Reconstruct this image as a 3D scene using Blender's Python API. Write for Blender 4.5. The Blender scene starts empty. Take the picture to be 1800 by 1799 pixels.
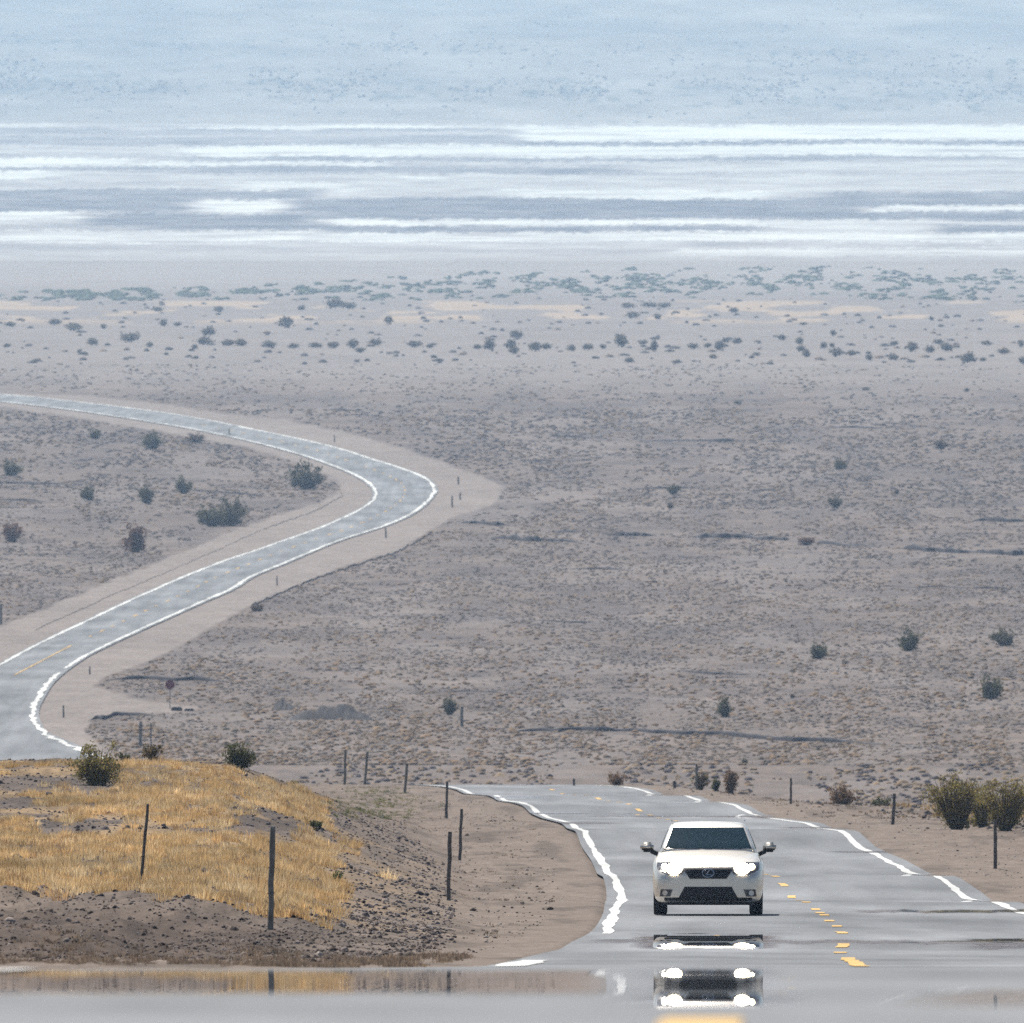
import bpy, bmesh, math, random
import numpy as np
from mathutils import Vector, Matrix
from mathutils.bvhtree import BVHTree
random.seed(7); rng = np.random.default_rng(7)
S = bpy.context.scene; COL = S.collection

# ------------------------------------------------------------ camera, sky, sun, exposure
FPX = 31200.0                      # focal length in pixels of the 1800 px wide photograph
PITCH = 0.0378                     # the lens looks 2.2 degrees down the slope
cam = bpy.data.cameras.new('camera'); cam_o = bpy.data.objects.new('camera', cam); COL.objects.link(cam_o)
cam.sensor_width = 36.0; cam.lens = 36.0 * FPX / 1800.0
cam.clip_start = 0.5; cam.clip_end = 60000
cam_o.location = (0, 0, 0); cam_o.rotation_euler = (math.pi / 2 - PITCH, 0, 0)
cam.dof.use_dof = True; cam.dof.focus_distance = 300.0; cam.dof.aperture_fstop = 16.0
S.camera = cam_o

SUN_EL, SUN_AZ = math.radians(56), math.radians(-28)
world = bpy.data.worlds.new('World'); S.world = world; world.use_nodes = True
wn = world.node_tree
sky = wn.nodes.new('ShaderNodeTexSky'); sky.sky_type = 'NISHITA'; sky.sun_disc = False
sky.sun_elevation = SUN_EL; sky.sun_rotation = SUN_AZ; sky.altitude = 300
wn.links.new(sky.outputs[0], wn.nodes['Background'].inputs[0]); wn.nodes['Background'].inputs[1].default_value = 0.055
sun = bpy.data.lights.new('sun', 'SUN'); sun.energy = 4.7; sun.angle = math.radians(0.5); sun.color = (1, 0.955, 0.89)
sun_o = bpy.data.objects.new('sun', sun); COL.objects.link(sun_o)
sv = Vector((math.sin(SUN_AZ) * math.cos(SUN_EL), math.cos(SUN_AZ) * math.cos(SUN_EL), math.sin(SUN_EL)))
sun_o.rotation_euler = sv.to_track_quat('Z', 'Y').to_euler(); sun_o.location = (0, 0, 100)
S.view_settings.view_transform = 'Standard'; S.view_settings.look = 'None'
S.view_settings.exposure = 0.40; S.view_settings.gamma = 1
S.render.engine = 'CYCLES'; S.cycles.use_denoising = False
S.cycles.volume_bounces = 1; S.cycles.max_bounces = 6; S.cycles.diffuse_bounces = 2; S.cycles.glossy_bounces = 3
S.cycles.sample_clamp_indirect = 60
S.cycles.use_adaptive_sampling = True; S.cycles.adaptive_threshold = 0.015

HAZE_DENSITY = 7.6e-5; HAZE_COLOR = (0.51, 0.71, 1.0)

# ------------------------------------------------------------ maths of the slope
def dep(row): return np.tan(PITCH + np.arctan((np.asarray(row, float) - 899.5) / FPX))
def row_of(depv): return 899.5 + FPX * np.tan(np.arctan(depv) - PITCH)
def smooth(a, b, x):
    t = np.clip((np.asarray(x, float) - a) / (b - a), 0, 1); return t * t * (3 - 2 * t)
def hash2(i, j, seed):
    h = np.sin(i * 127.1 + j * 311.7 + seed * 74.7) * 43758.5453; return h - np.floor(h)
def vnoise(x, y, seed=0):
    x = np.asarray(x, float); y = np.asarray(y, float)
    i = np.floor(x); j = np.floor(y); u = x - i; v = y - j
    u = u * u * (3 - 2 * u); v = v * v * (3 - 2 * v)
    a = hash2(i, j, seed); b = hash2(i + 1, j, seed); c = hash2(i, j + 1, seed); d = hash2(i + 1, j + 1, seed)
    return a + (b - a) * u + (c - a) * v + (a - b - c + d) * u * v
def fbm(x, y, seed=0, n=4):
    s = 0; a = 0.5; t = 0
    for k in range(n):
        s = s + a * vnoise(x * 2 ** k, y * 2 ** k, seed + k * 13); t += a; a *= 0.5
    return s / t

XC_D = np.array([0, 30, 55, 82, 172, 226, 245, 262, 300, 370, 440, 515, 580, 650, 720, 800, 900, 1000, 1120, 1230, 1300, 1400])
XC_X = np.array([0, .3, .56, 1.36, 3.42, 4.15, 4.6, 4.92, 5.3, 5.75, 5.7, 5.35, 4.6, 3.1, .9, -2.6, -8.5, -15.5, -25, -34, -40, -49])
_dd = np.arange(0, 1401, 1.0); _xx = np.interp(_dd, XC_D, XC_X)
_k = np.exp(-0.5 * (np.arange(-45, 46) / 11.0) ** 2); _k /= _k.sum()
_xp = np.concatenate([_xx[0] - (_xx[1] - _xx[0]) * np.arange(45, 0, -1), _xx, _xx[-1] + (_xx[-1] - _xx[-2]) * np.arange(1, 46)])
_xx = np.convolve(_xp, _k, 'valid')
def xc(d): return np.interp(d, _dd, _xx)
HALF = 3.5                         # centre line to white edge line
CAR_D, CAR_X = 299.2, 3.34

# the grade of the near road: traced far half, rippled near half
TR = [(1800,1607),(1752,1586),(1703,1582),(1690,1570),(1648,1541),(1602,1536),(1560,1512),(1530,1499),(1510,1489),(1480,1461),
      (1438,1456),(1418,1447),(1385,1443),(1348,1438),(1316,1430),(1295,1416),(1268,1411),(1228,1408),(1208,1399),(1146,1396),(1125,1388),(1092,1383)]
d1 = np.arange(303, 721, 1.0)
xr = 900 + FPX * (xc(d1) + HALF) / d1
tx = np.array([t[0] for t in TR][::-1], float); ty = np.array([t[1] for t in TR][::-1], float)
r1 = np.interp(xr, tx, ty); r1 = np.minimum.accumulate(r1)
_k = np.exp(-0.5 * (np.arange(-9, 10) / 2.2) ** 2); _k /= _k.sum()
r1s = np.convolve(np.pad(r1, 9, 'reflect', reflect_type='odd'), _k, 'valid')
drop1 = dep(r1s) * d1
nd, ndrop = [303.0], [float(dep(r1s[0]) * 303)]
d = 303.0; drop = ndrop[0]; step = 0.25
car_drop = float(dep(r1s[0] + (1642 - r1s[0]) * 3.8 / 41)) * 299.2
def lerp_tab(x, tab): return float(np.interp(x, [t[0] for t in tab], [t[1] for t in tab]))
grz_prev = 0.008
while d > 20:
    dp = drop / d; row = float(row_of(dp))
    h = None
    if row < 1642: rate = (1642 - r1s[0]) / 41.0
    elif row < 1668: h = lerp_tab(row, [(1642, .10), (1646, .22), (1653, .34), (1656, .66), (1664, .86), (1668, 1.1)])
    elif row < 1699: rate = .5
    elif row < 1705 and d > 80: rate = .058
    elif row < 1777: h = lerp_tab(row, [(1699, 1.2), (1703, .90), (1712, .72), (1717, .40), (1723, .28), (1737, .27), (1742, .36), (1745, .66), (1764, .89), (1770, 1.0), (1777, 1.3)])
    else: rate = 3.3
    if h is not None:
        ddir = (car_drop - h - drop) / (CAR_D - d); s = (dp + ddir) / 2
        g = dp - s
    else: g = rate * d / FPX
    grz_prev += (g - grz_prev) * 0.28; g = grz_prev
    drop -= (dp - g) * step; d -= step
    nd.append(d); ndrop.append(drop)
nd = np.array(nd[::-1]); ndrop = np.array(ndrop[::-1])
m = row_of(ndrop / nd) < 1806; nd, ndrop = nd[m], ndrop[m]
d0, q0 = nd[0], ndrop[0]
front_d = np.arange(0, d0 - 1, 1.0); front_q = 1.5 + (q0 - 1.5) * (front_d / d0) ** 1.5
hb_d = np.arange(722, 1300, 2.0); t = (hb_d - 720) / 580.; m0, m1 = .050 * 580, .030 * 580
p0, p1 = drop1[-1], float(dep(1345) * 1300)
hb_q = (2*t**3-3*t**2+1)*p0 + (t**3-2*t**2+t)*m0 + (-2*t**3+3*t**2)*p1 + (t**3-t**2)*m1
FAR = [(1300,1345),(1450,1240),(1800,1100),(2150,985),(2600,865),(3500,700),(4600,600),(5800,535),(6800,490),(7600,459),(8500,399),(10000,297),
       (11600,217),(12200,182),(13500,92),(15000,0),(16500,-100),(18500,-260),(21000,-480)]
fd = np.array([f[0] for f in FAR], float); fr = np.array([f[1] for f in FAR], float)
fq = dep(fr) * fd
# monotone cubic through the far drops
hh = np.diff(fd); dl = np.diff(fq) / hh; mm = np.zeros(len(fd)); mm[0] = .024; mm[-1] = dl[-1]
for i in range(1, len(fd) - 1):
    mm[i] = 0 if dl[i-1] * dl[i] <= 0 else (hh[i-1] + hh[i]) / (hh[i-1] / dl[i] + hh[i] / dl[i-1])
fdd = np.concatenate([np.arange(1300, 8000, 10.), np.arange(8000, 21001, 50.)])
ii = np.clip(np.searchsorted(fd, fdd, 'right') - 1, 0, len(hh) - 1); t = (fdd - fd[ii]) / hh[ii]
fqq = (2*t**3-3*t**2+1)*fq[ii] + (t**3-2*t**2+t)*hh[ii]*mm[ii] + (-2*t**3+3*t**2)*fq[ii+1] + (t**3-t**2)*hh[ii]*mm[ii+1]
PD = np.concatenate([front_d, nd, d1[1:], hb_d, fdd]); PQ = np.concatenate([front_q, ndrop, drop1[1:], hb_q, fqq])
def flat_z(d): return -np.interp(d, PD, PQ)
FROW = row_of(fqq / fdd)
def far_d(row): return np.interp(-np.asarray(row, float), -FROW, fdd)
HILL_D = np.array([195, 215, 240, 270, 300, 340, 380, 420, 450, 490, 560], float)
HILL_R = np.array([1694, 1650, 1592, 1560, 1526, 1480, 1430, 1376, 1342, 1342, 1352], float)
HILL_H = np.maximum(0, -flat_z(HILL_D) - dep(HILL_R) * HILL_D); HILL_H[0] = 0
def hill(d): return np.interp(d, np.append(HILL_D, 700), np.append(HILL_H, 0))
def side(x, d):
    s = x - xc(d)
    s0 = np.interp(d, [200, 240, 450, 560], [-5.0, -5.0, -7.2, -8.5]); s1 = np.interp(d, [200, 240, 450, 560], [-9.0, -9.0, -13.0, -15.8])
    L = np.clip((s - s0) / (s1 - s0), 0, 1); L = .65 * L + .35 * L * L * (3 - 2 * L)
    bump = (fbm(x * .35, d * .12, 5) - .5)
    z = hill(d) * L + L * smooth(196, 235, d) * (1 - smooth(560, 700, d)) * bump * (.30 + .35 * smooth(200, 225, d) * smooth(270, 240, d))
    z = z + L * smooth(188, 205, d) * smooth(262, 240, d) * (fbm(x * 1.6, d * .55, 6) - .5) * .38
    R = np.clip(.12 * (s - 5.5), 0, 2.3) * smooth(585, 665, d) * (1 - smooth(1000, 1300, d))
    z = z - R
    off = smooth(4.0, 6.5, np.abs(s))
    z = z + off * (fbm(x * 2.2, d * .6, 9) - .5) * .12 * (1 - smooth(1000, 1300, d))
    sa = np.abs(s) + .22 * (s < 0)
    z = z - smooth(4.15, 3.85, sa) * .08 * (d < 1330) - (d < 1330) * .012 * smooth(5.0, 4.2, sa)
    return z, L
def near_z(x, d): return flat_z(d) + side(x, d)[0]
def ground_z(x, d):
    return np.where(np.asarray(d) < 1300, near_z(x, d), flat_z(d))
def at(px, row, dmin=None, dmax=720, step=.5):
    """walk out along one line of sight until it meets the near ground"""
    k = (px - 900) / FPX
    dd = np.arange(dmin or 60, dmax, step); rr = row_of(-near_z(k * dd, dd) / dd)
    ok = np.where(rr <= row)[0]
    dq = dd[ok[0]] if len(ok) else dmax
    return Vector((k * dq, dq, float(near_z(np.array([k * dq]), np.array([dq]))[0])))
def at_far(px, row):
    dq = float(far_d(row)); return Vector(((px - 900) / FPX * dq, dq, float(flat_z(dq))))

# ------------------------------------------------------------ object helpers
def tag(o, label=None, cat=None, group=None, kind=None):
    if label: o['label'] = label
    if cat: o['category'] = cat
    if group: o['group'] = group
    if kind: o['kind'] = kind
    return o
def empty(name, loc, rz=0):
    o = bpy.data.objects.new(name, None); COL.objects.link(o); o.location = loc; o.rotation_euler = (0, 0, rz); o.empty_display_size = .2; return o
def mesh_np(name, verts, faces, mat, col=None, parent=None, smooth_s=False, extra=None):
    """faces: (n,k) int array"""
    me = bpy.data.meshes.new(name); verts = np.asarray(verts, np.float32); faces = np.asarray(faces, np.int32)
    n, k = faces.shape
    me.vertices.add(len(verts)); me.vertices.foreach_set('co', verts.ravel())
    me.loops.add(n * k); me.loops.foreach_set('vertex_index', faces.ravel())
    me.polygons.add(n); me.polygons.foreach_set('loop_start', np.arange(0, n * k, k, dtype=np.int32))
    me.polygons.foreach_set('loop_total', np.full(n, k, np.int32))
    if smooth_s: me.polygons.foreach_set('use_smooth', np.ones(n, bool))
    me.update(calc_edges=True)
    if col is not None:
        a = me.attributes.new('Col', 'FLOAT_COLOR', 'POINT')
        c = np.ones((len(verts), 4), np.float32); c[:, :3] = col; a.data.foreach_set('color', c.ravel())
    for k_, v_ in (extra or {}).items():
        a = me.attributes.new(k_, 'FLOAT', 'POINT'); a.data.foreach_set('value', np.asarray(v_, np.float32).ravel())
    me.materials.append(mat)
    o = bpy.data.objects.new(name, me); COL.objects.link(o)
    if parent: o.parent = parent
    return o
def grid_faces(nr, nc):
    i = np.arange(nr - 1)[:, None] * nc + np.arange(nc - 1)[None, :]
    return np.stack([i, i + 1, i + nc + 1, i + nc], -1).reshape(-1, 4)
def bm_obj(name, bm, mat, parent=None, sm=False, loc=None):
    me = bpy.data.meshes.new(name); bm.to_mesh(me); bm.free(); me.materials.append(mat)
    if sm:
        for p in me.polygons: p.use_smooth = True
    o = bpy.data.objects.new(name, me); COL.objects.link(o)
    if parent: o.parent = parent
    if loc is not None: o.location = loc
    return o
def add_box(bm, c, s, rot=None, bev=0):
    r = bmesh.ops.create_cube(bm, size=1); vs = r['verts']
    bmesh.ops.scale(bm, vec=s, verts=vs)
    if rot: bmesh.ops.rotate(bm, cent=(0, 0, 0), matrix=Matrix.Rotation(rot[1], 3, rot[0]), verts=vs)
    bmesh.ops.translate(bm, vec=c, verts=vs)
    if bev:
        es = list({e for v in vs for e in v.link_edges}); bmesh.ops.bevel(bm, geom=es, offset=bev, segments=2, affect='EDGES')
def add_tube(bm, pts, rad, n=7):
    rings = []
    pts = [Vector(p) for p in pts]
    if not hasattr(rad, '__len__'): rad = [rad] * len(pts)
    for i, p in enumerate(pts):
        t_ = (pts[min(i + 1, len(pts) - 1)] - pts[max(i - 1, 0)]).normalized()
        a = t_.orthogonal().normalized() if i == 0 else (rings_a - t_ * rings_a.dot(t_)).normalized()
        rings_a = a; b = t_.cross(a)
        rings.append([bm.verts.new(p + (a * math.cos(2*math.pi*k/n) + b * math.sin(2*math.pi*k/n)) * rad[i]) for k in range(n)])
    for r0, r1_ in zip(rings, rings[1:]):
        for k in range(n): bm.faces.new((r0[k], r0[(k+1) % n], r1_[(k+1) % n], r1_[k]))
    bm.faces.new(rings[0][::-1]); bm.faces.new(rings[-1])

# ------------------------------------------------------------ materials
def new_mat(name):
    m_ = bpy.data.materials.new(name); m_.use_nodes = True; nt = m_.node_tree
    return m_, nt, nt.nodes['Principled BSDF'], nt.nodes['Material Output']
def plain(name, color, rough=.6, spec=.3, metal=0, vary=.0, scale=20, coat=0):
    m_, nt, b, o = new_mat(name)
    b.inputs['Base Color'].default_value = (*color, 1); b.inputs['Roughness'].default_value = rough
    b.inputs['Specular IOR Level'].default_value = spec; b.inputs['Metallic'].default_value = metal
    b.inputs['Coat Weight'].default_value = coat; b.inputs['Coat Roughness'].default_value = .05
    if vary:
        tc = nt.nodes.new('ShaderNodeTexCoord'); nz = nt.nodes.new('ShaderNodeTexNoise'); nz.inputs['Scale'].default_value = scale; nz.inputs['Detail'].default_value = 5
        mr = nt.nodes.new('ShaderNodeMapRange'); mr.inputs[1].default_value = .3; mr.inputs[2].default_value = .7
        mr.inputs[3].default_value = 1 - vary; mr.inputs[4].default_value = 1 + vary
        mx = nt.nodes.new('ShaderNodeVectorMath'); mx.operation = 'SCALE'; mx.inputs[0].default_value = color
        nt.links.new(tc.outputs['Object'], nz.inputs['Vector']); nt.links.new(nz.outputs[0], mr.inputs[0])
        nt.links.new(mr.outputs[0], mx.inputs['Scale']); nt.links.new(mx.outputs[0], b.inputs['Base Color'])
    return m_
def attr_mat(name, noises=(), rough=.9, spec=.1, transl=0.0):
    """base colour from the Col attribute, broken up by object-space noises (scale_xyz, amount, detail)"""
    m_, nt, b, o = new_mat(name)
    at_ = nt.nodes.new('ShaderNodeAttribute'); at_.attribute_name = 'Col'
    cur = at_.outputs['Color']
    tc = nt.nodes.new('ShaderNodeTexCoord')
    for sc3, amt, det in noises:
        mp = nt.nodes.new('ShaderNodeMapping'); mp.inputs['Scale'].default_value = sc3
        nz = nt.nodes.new('ShaderNodeTexNoise'); nz.inputs['Scale'].default_value = 1; nz.inputs['Detail'].default_value = det; nz.inputs['Roughness'].default_value = .65
        mr = nt.nodes.new('ShaderNodeMapRange'); mr.inputs[1].default_value = .28; mr.inputs[2].default_value = .72
        mr.inputs[3].default_value = 1 - amt; mr.inputs[4].default_value = 1 + amt
        mx = nt.nodes.new('ShaderNodeVectorMath'); mx.operation = 'SCALE'
        nt.links.new(tc.outputs['Object'], mp.inputs[0]); nt.links.new(mp.outputs[0], nz.inputs['Vector']); nt.links.new(nz.outputs[0], mr.inputs[0])
        nt.links.new(cur, mx.inputs[0]); nt.links.new(mr.outputs[0], mx.inputs['Scale']); cur = mx.outputs[0]
    nt.links.new(cur, b.inputs['Base Color'])
    b.inputs['Roughness'].default_value = rough; b.inputs['Specular IOR Level'].default_value = spec
    if transl:
        tr = nt.nodes.new('ShaderNodeBsdfTranslucent'); mix = nt.nodes.new('ShaderNodeMixShader'); mix.inputs[0].default_value = transl
        nt.links.new(cur, tr.inputs[0]); nt.links.new(b.outputs[0], mix.inputs[1]); nt.links.new(tr.outputs[0], mix.inputs[2])
        nt.links.new(mix.outputs[0], o.inputs['Surface'])
    return m_
def road_mat(name, color, amt=.24):
    """asphalt or paint under a mirror-like layer of hot air where the 'mirage' attribute says so"""
    m_, nt, b, o = new_mat(name)
    tc = nt.nodes.new('ShaderNodeTexCoord'); cur = None
    vals = []
    for sc3, a_ in (((.25, .03, 1), amt), ((9, 9, 9), amt * .7), ((.9, .010, 1), amt * .7)):
        mp = nt.nodes.new('ShaderNodeMapping'); mp.inputs['Scale'].default_value = sc3
        nz = nt.nodes.new('ShaderNodeTexNoise'); nz.inputs['Scale'].default_value = 1; nz.inputs['Detail'].default_value = 3
        mr = nt.nodes.new('ShaderNodeMapRange'); mr.inputs[1].default_value = .3; mr.inputs[2].default_value = .7; mr.inputs[3].default_value = 1 - a_; mr.inputs[4].default_value = 1 + a_
        mx = nt.nodes.new('ShaderNodeVectorMath'); mx.operation = 'SCALE'
        if cur is None: mx.inputs[0].default_value = color
        else: nt.links.new(cur, mx.inputs[0])
        nt.links.new(tc.outputs['Object'], mp.inputs[0]); nt.links.new(mp.outputs[0], nz.inputs['Vector']); nt.links.new(nz.outputs[0], mr.inputs[0]); nt.links.new(mr.outputs[0], mx.inputs['Scale'])
        cur = mx.outputs[0]
    nt.links.new(cur, b.inputs['Base Color']); b.inputs['Roughness'].default_value = .75; b.inputs['Specular IOR Level'].default_value = .05
    gl = nt.nodes.new('ShaderNodeBsdfGlossy'); gl.inputs['Color'].default_value = (.95, .95, .97, 1); gl.inputs['Roughness'].default_value = .0
    at_ = nt.nodes.new('ShaderNodeAttribute'); at_.attribute_name = 'mirage'
    mix = nt.nodes.new('ShaderNodeMixShader')
    nt.links.new(at_.outputs['Fac'], mix.inputs[0]); nt.links.new(b.outputs[0], mix.inputs[1]); nt.links.new(gl.outputs[0], mix.inputs[2])
    nt.links.new(mix.outputs[0], o.inputs['Surface'])
    return m_
M_ground = attr_mat('dirt', [((.5, .35, .5), .12, 5), ((3, 1.2, 3), .22, 5), ((14, 6, 14), .28, 4)])
M_plain = attr_mat('gravel_plain', [((.02, .010, .02), .10, 5), ((.35, .10, .3), .16, 4), ((2.2, .6, 1), .22, 3)])
M_playa = attr_mat('salt_and_mud', [((.004, .0012, .004), .08, 5), ((.03, .006, .03), .08, 4)])
M_mount = attr_mat('fan_gravel', [((.0012, .0004, .003), .16, 5), ((.012, .003, .02), .28, 4)])
M_tuft = attr_mat('dry_scrub', [], transl=.15)
M_grass = attr_mat('dry_grass', [], transl=.35, rough=.7)
M_leaf = attr_mat('bush_leaves', [], transl=.38, rough=.6)
M_rock = attr_mat('stones', [], rough=.95)
M_stem = plain('bush_wood', (.10, .08, .06), .9, vary=.3)
M_asphalt = road_mat('asphalt', (.215, .22, .228))
M_white = road_mat('white_road_paint', (.66, .66, .64), .22)
M_yellow = road_mat('yellow_road_paint', (.66, .44, .18), .15)
M_postw = plain('weathered_post_wood', (.19, .19, .175), .9, vary=.35, scale=9)
M_postd = plain('dark_post_wood', (.115, .11, .105), .9, vary=.3, scale=9)

# ------------------------------------------------------------ terrain sheets
def cols_for(step): 
    c = np.arange(-330, 2131, step); w = np.array([-120000, -50000, -20000, -9000, -6000, -4000, -2600, -1800, -1300, -950, -700, -520, -410])
    return np.concatenate([w, c, 1800 - w[::-1]])
def sheet(name, drows, cstep, mat, colfn, label, zfn=None):
    px = cols_for(cstep); k = (px - 900) / FPX
    D, K = np.meshgrid(drows, k, indexing='ij'); X = K * D; PXg = np.broadcast_to(px, D.shape)
    Z = (zfn or ground_z)(X, D)
    V = np.stack([X, D, Z], -1).reshape(-1, 3)
    C = colfn(X, D, PXg, row_of(-Z / D)).reshape(-1, 3)
    o = mesh_np(name, V, grid_faces(len(drows), len(px)), mat, C, smooth_s=True)
    return tag(o, label, kind='structure')
def mixc(a, b, t): return a + (b - a) * t[..., None]
A = lambda *c: np.array(c, float)
C_SHOULD = A(.185, .147, .12); C_BANK = A(.080, .058, .045); C_HILL = A(.115, .090, .075); C_DIRT = A(.17, .13, .105)
def near_col(X, D, P, R):
    s = X - xc(D); z, L = side(X, D)
    n = fbm(X * .8, D * .25, 21)
    c = np.broadcast_to(C_SHOULD, X.shape + (3,)).copy()
    c = mixc(c, C_DIRT, smooth(4.5, 9, np.abs(s)) * smooth(.35, .6, n))
    bank = L * smooth(190, 205, D)
    c = mixc(c, C_BANK, smooth(.12, .6, bank) * .9)
    c = mixc(c, A(.165, .13, .105), smooth(0, .25, L) * smooth(228, 240, D) * .8)
    c = mixc(c, C_HILL, smooth(.62, .9, L) * smooth(236, 248, D))
    c = c * (1 + (fbm(X * 2.2, D * .7, 46) - .5) * .8 * smooth(0, .2, L)[...])[..., None]
    g = smooth(.44, .6, fbm(X * .55 + 3, D * .14, 33)) * L * smooth(238, 250, D)
    c = mixc(c, A(.30, .205, .11), g * .8)
    # old tyre wear and pebbly patches on the shoulder
    c = c * (1 - .30 * smooth(.52, .7, fbm(X * 1.2, D * .12, 44)) + .12 * smooth(.5, .7, fbm(X * 2.5, D * .5, 45)))[..., None]
    return mixc(c, plain_col(X, D, P, R), smooth(740, 860, D))
C_FAR0 = A(.215, .175, .15)
OUTER = [(-60,688),(120,694),(250,705),(400,728),(500,738),(640,768),(750,802),(885,854),(868,888),(790,912),(700,968),(600,997),(440,1064),(330,1127),(250,1167),(182,1190),(165,1206),
         (240,1229),(345,1243),(330,1250),(200,1256),(155,1268),(148,1290),(190,1325),(260,1360),(-150,1400),(-150,1160),(-50,1122),(60,1078),(150,1042),(300,978),(450,918),(560,886),(598,862),(588,842),(520,812),(430,787),(300,762),(150,737),(0,717),(-60,713)]
def poly_sd(px, py, poly):
    """signed distance in picture units, positive inside (rows counted double)"""
    P = np.array(poly, float); inside = np.zeros(px.shape, bool); dist = np.full(px.shape, 1e9)
    for (x0, y0), (x1, y1) in zip(P, np.roll(P, -1, 0)):
        c = ((y0 > py) != (y1 > py))
        with np.errstate(divide='ignore', invalid='ignore'): xi = (x1 - x0) * (py - y0) / (y1 - y0 + 1e-12) + x0
        inside ^= c & (px < xi)
        ex, ey = x1 - x0, (y1 - y0) * 2; L2 = ex * ex + ey * ey + 1e-9
        t_ = np.clip(((px - x0) * ex + (py - y0) * 2 * ey) / L2, 0, 1)
        dist = np.minimum(dist, np.hypot(px - x0 - t_ * ex, (py - y0) * 2 - t_ * ey))
    return np.where(inside, dist, -dist)
def plain_col(X, D, P, R):
    n1 = fbm(X * .012, D * .006, 51); n2 = fbm(P * .012, R * .07, 52)
    c = np.broadcast_to(A(.158, .128, .112), X.shape + (3,)).copy()
    c = mixc(c, A(.22, .165, .12), smooth(1200, 1345, R) * smooth(.42, .62, n2) * .8)
    c = mixc(c, A(.120, .100, .093), smooth(.48, .62, n2) * .8)
    c = c * (1 + (fbm(P * .01, R * .45, 58) - .5) * .6 + (fbm(P * .03, R * .8, 59) - .5) * .4)[..., None]
    c = mixc(c, A(.22, .19, .175), smooth(.55, .7, fbm(P * .006, R * .05, 57)) * .4)
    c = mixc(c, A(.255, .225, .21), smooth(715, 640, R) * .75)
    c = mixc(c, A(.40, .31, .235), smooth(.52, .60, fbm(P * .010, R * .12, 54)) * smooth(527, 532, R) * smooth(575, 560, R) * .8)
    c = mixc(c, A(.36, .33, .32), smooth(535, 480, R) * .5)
    sd = poly_sd(P, R, OUTER) + (fbm(P * .05, R * .11, 56) - .5) * 16
    c = mixc(c, A(.235, .20, .18), smooth(-3, 4, sd))
    return c
#          x0    x1   r0   r1  value
STROKES = [(-900,2700,218,224,.5),(-900,150,219,223,.8),(350,900,219,226,.85),(900,2700,221,247,1),(-900,900,227,256,.28),(-200,700,237,240,.5),(550,900,232,236,.55),(1250,2700,212,214,.8),
    (900,2700,248,254,.12),(250,2700,256,275,1),(-900,330,258,270,.6),(-900,330,270,277,.4),(-900,230,279,294,1),(230,680,285,293,.95),(340,1500,277,283,.15),(1300,2700,274,277,.2),
    (-900,620,293,298,.15),(330,1120,293,306,.18),(-900,110,300,313,.95),(110,260,308,318,.6),(300,2700,306,345,.6),(1100,2700,284,300,.62),(720,762,311,317,1),(400,620,322,340,.85),
    (880,1350,334,351,.92),(-900,560,333,350,.15),(560,2700,350,386,.08),(-900,600,350,372,.08),(345,505,351,373,.95),(-900,140,371,384,.95),(150,560,376,396,.10),(1450,1900,338,352,.15),(1520,2700,362,373,.85),
    (590,1500,387,396,.9),(200,570,393,410,.12),(-900,250,396,404,.4),(1630,2700,396,411,.10),(560,1350,398,408,.10),(1350,1640,386,410,.7),(-900,560,405,426,.8),(560,2700,409,424,.85),(1180,2700,438,452,.85),(-900,700,448,460,.6)]
def playa_col(X, D, P, R):
    w = (fbm(P * .004, R * .02, 61) - .5) * 7 + (vnoise(P * .03, R * .1, 62) - .5) * 3 + (vnoise(P * .13, R * .3, 64) - .5) * 3 + (rng.random(P.shape) - .5) * 4
    Rw = R + w; v = .5 + (fbm(P * .003, R * .14, 63) - .5) * .5
    Pw = P + (fbm(P * .01, R * .3, 65) - .5) * 90
    for x0, x1, r0, r1_, val in STROKES:
        mk = smooth(x0 - 40, x0 + 40, Pw) * smooth(x1 + 40, x1 - 40, Pw) * smooth(r0 - 2.6, r0 + 2.2, Rw) * smooth(r1_ + 2.6, r1_ - 2.2, Rw)
        bk = np.clip(.42 + 1.1 * fbm(P * .006 + x0, R * .45, 68), 0, 1.1) if val > .7 else 1.0
        v = v + (val * bk - v) * mk
    v = v + (fbm(P * .012, R * .35, 66) - .5) * .5 + (fbm(P * .05, R * .5, 67) - .5) * .12
    v = np.clip(v, 0, 1)[..., None]
    c = np.where(v < .5, A(.11, .11, .13) + (A(.36, .34, .345) - A(.11, .11, .13)) * v * 2, A(.36, .34, .345) + (A(.66, .67, .67) - A(.36, .34, .345)) * (v * 2 - 1))
    return mixc(c, A(.33, .30, .29), smooth(425, 470, R) * .8)
def mount_col(X, D, P, R):
    RR = R - P * .02
    n = fbm(P * .004, RR * .03, 71); n2 = fbm(P * .05, RR * .16, 72)
    c = np.broadcast_to(A(.30, .285, .28), X.shape + (3,)).copy()
    c = mixc(c, A(.21, .215, .225), smooth(.45, .65, n) * .7)
    c = mixc(c, A(.36, .34, .33), smooth(170, 215, R) * .6)
    # lines of dark brush and washes crossing the fan
    for cr, w_, th in ((70, 10, .60), (138, 14, .56), (158, 10, .58), (100, 40, .68), (190, 12, .70)):
        c = mixc(c, A(.13, .15, .15), np.exp(-((RR - cr) / w_) ** 2) * smooth(th, th + .1, n2) * .8)
    return c
bx, by_ = np.meshgrid(np.linspace(-3000, 3000, 60), np.concatenate([-np.geomspace(3000, 2, 40), [8.]]), indexing='xy')
bz_ = np.where(by_ > 0, flat_z(np.maximum(by_, 0)), -1.5 - by_ * .05) - .1 + (fbm(bx * .02, by_ * .02, 3) - .5) * np.minimum(np.abs(bx), 200) * .02
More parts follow.
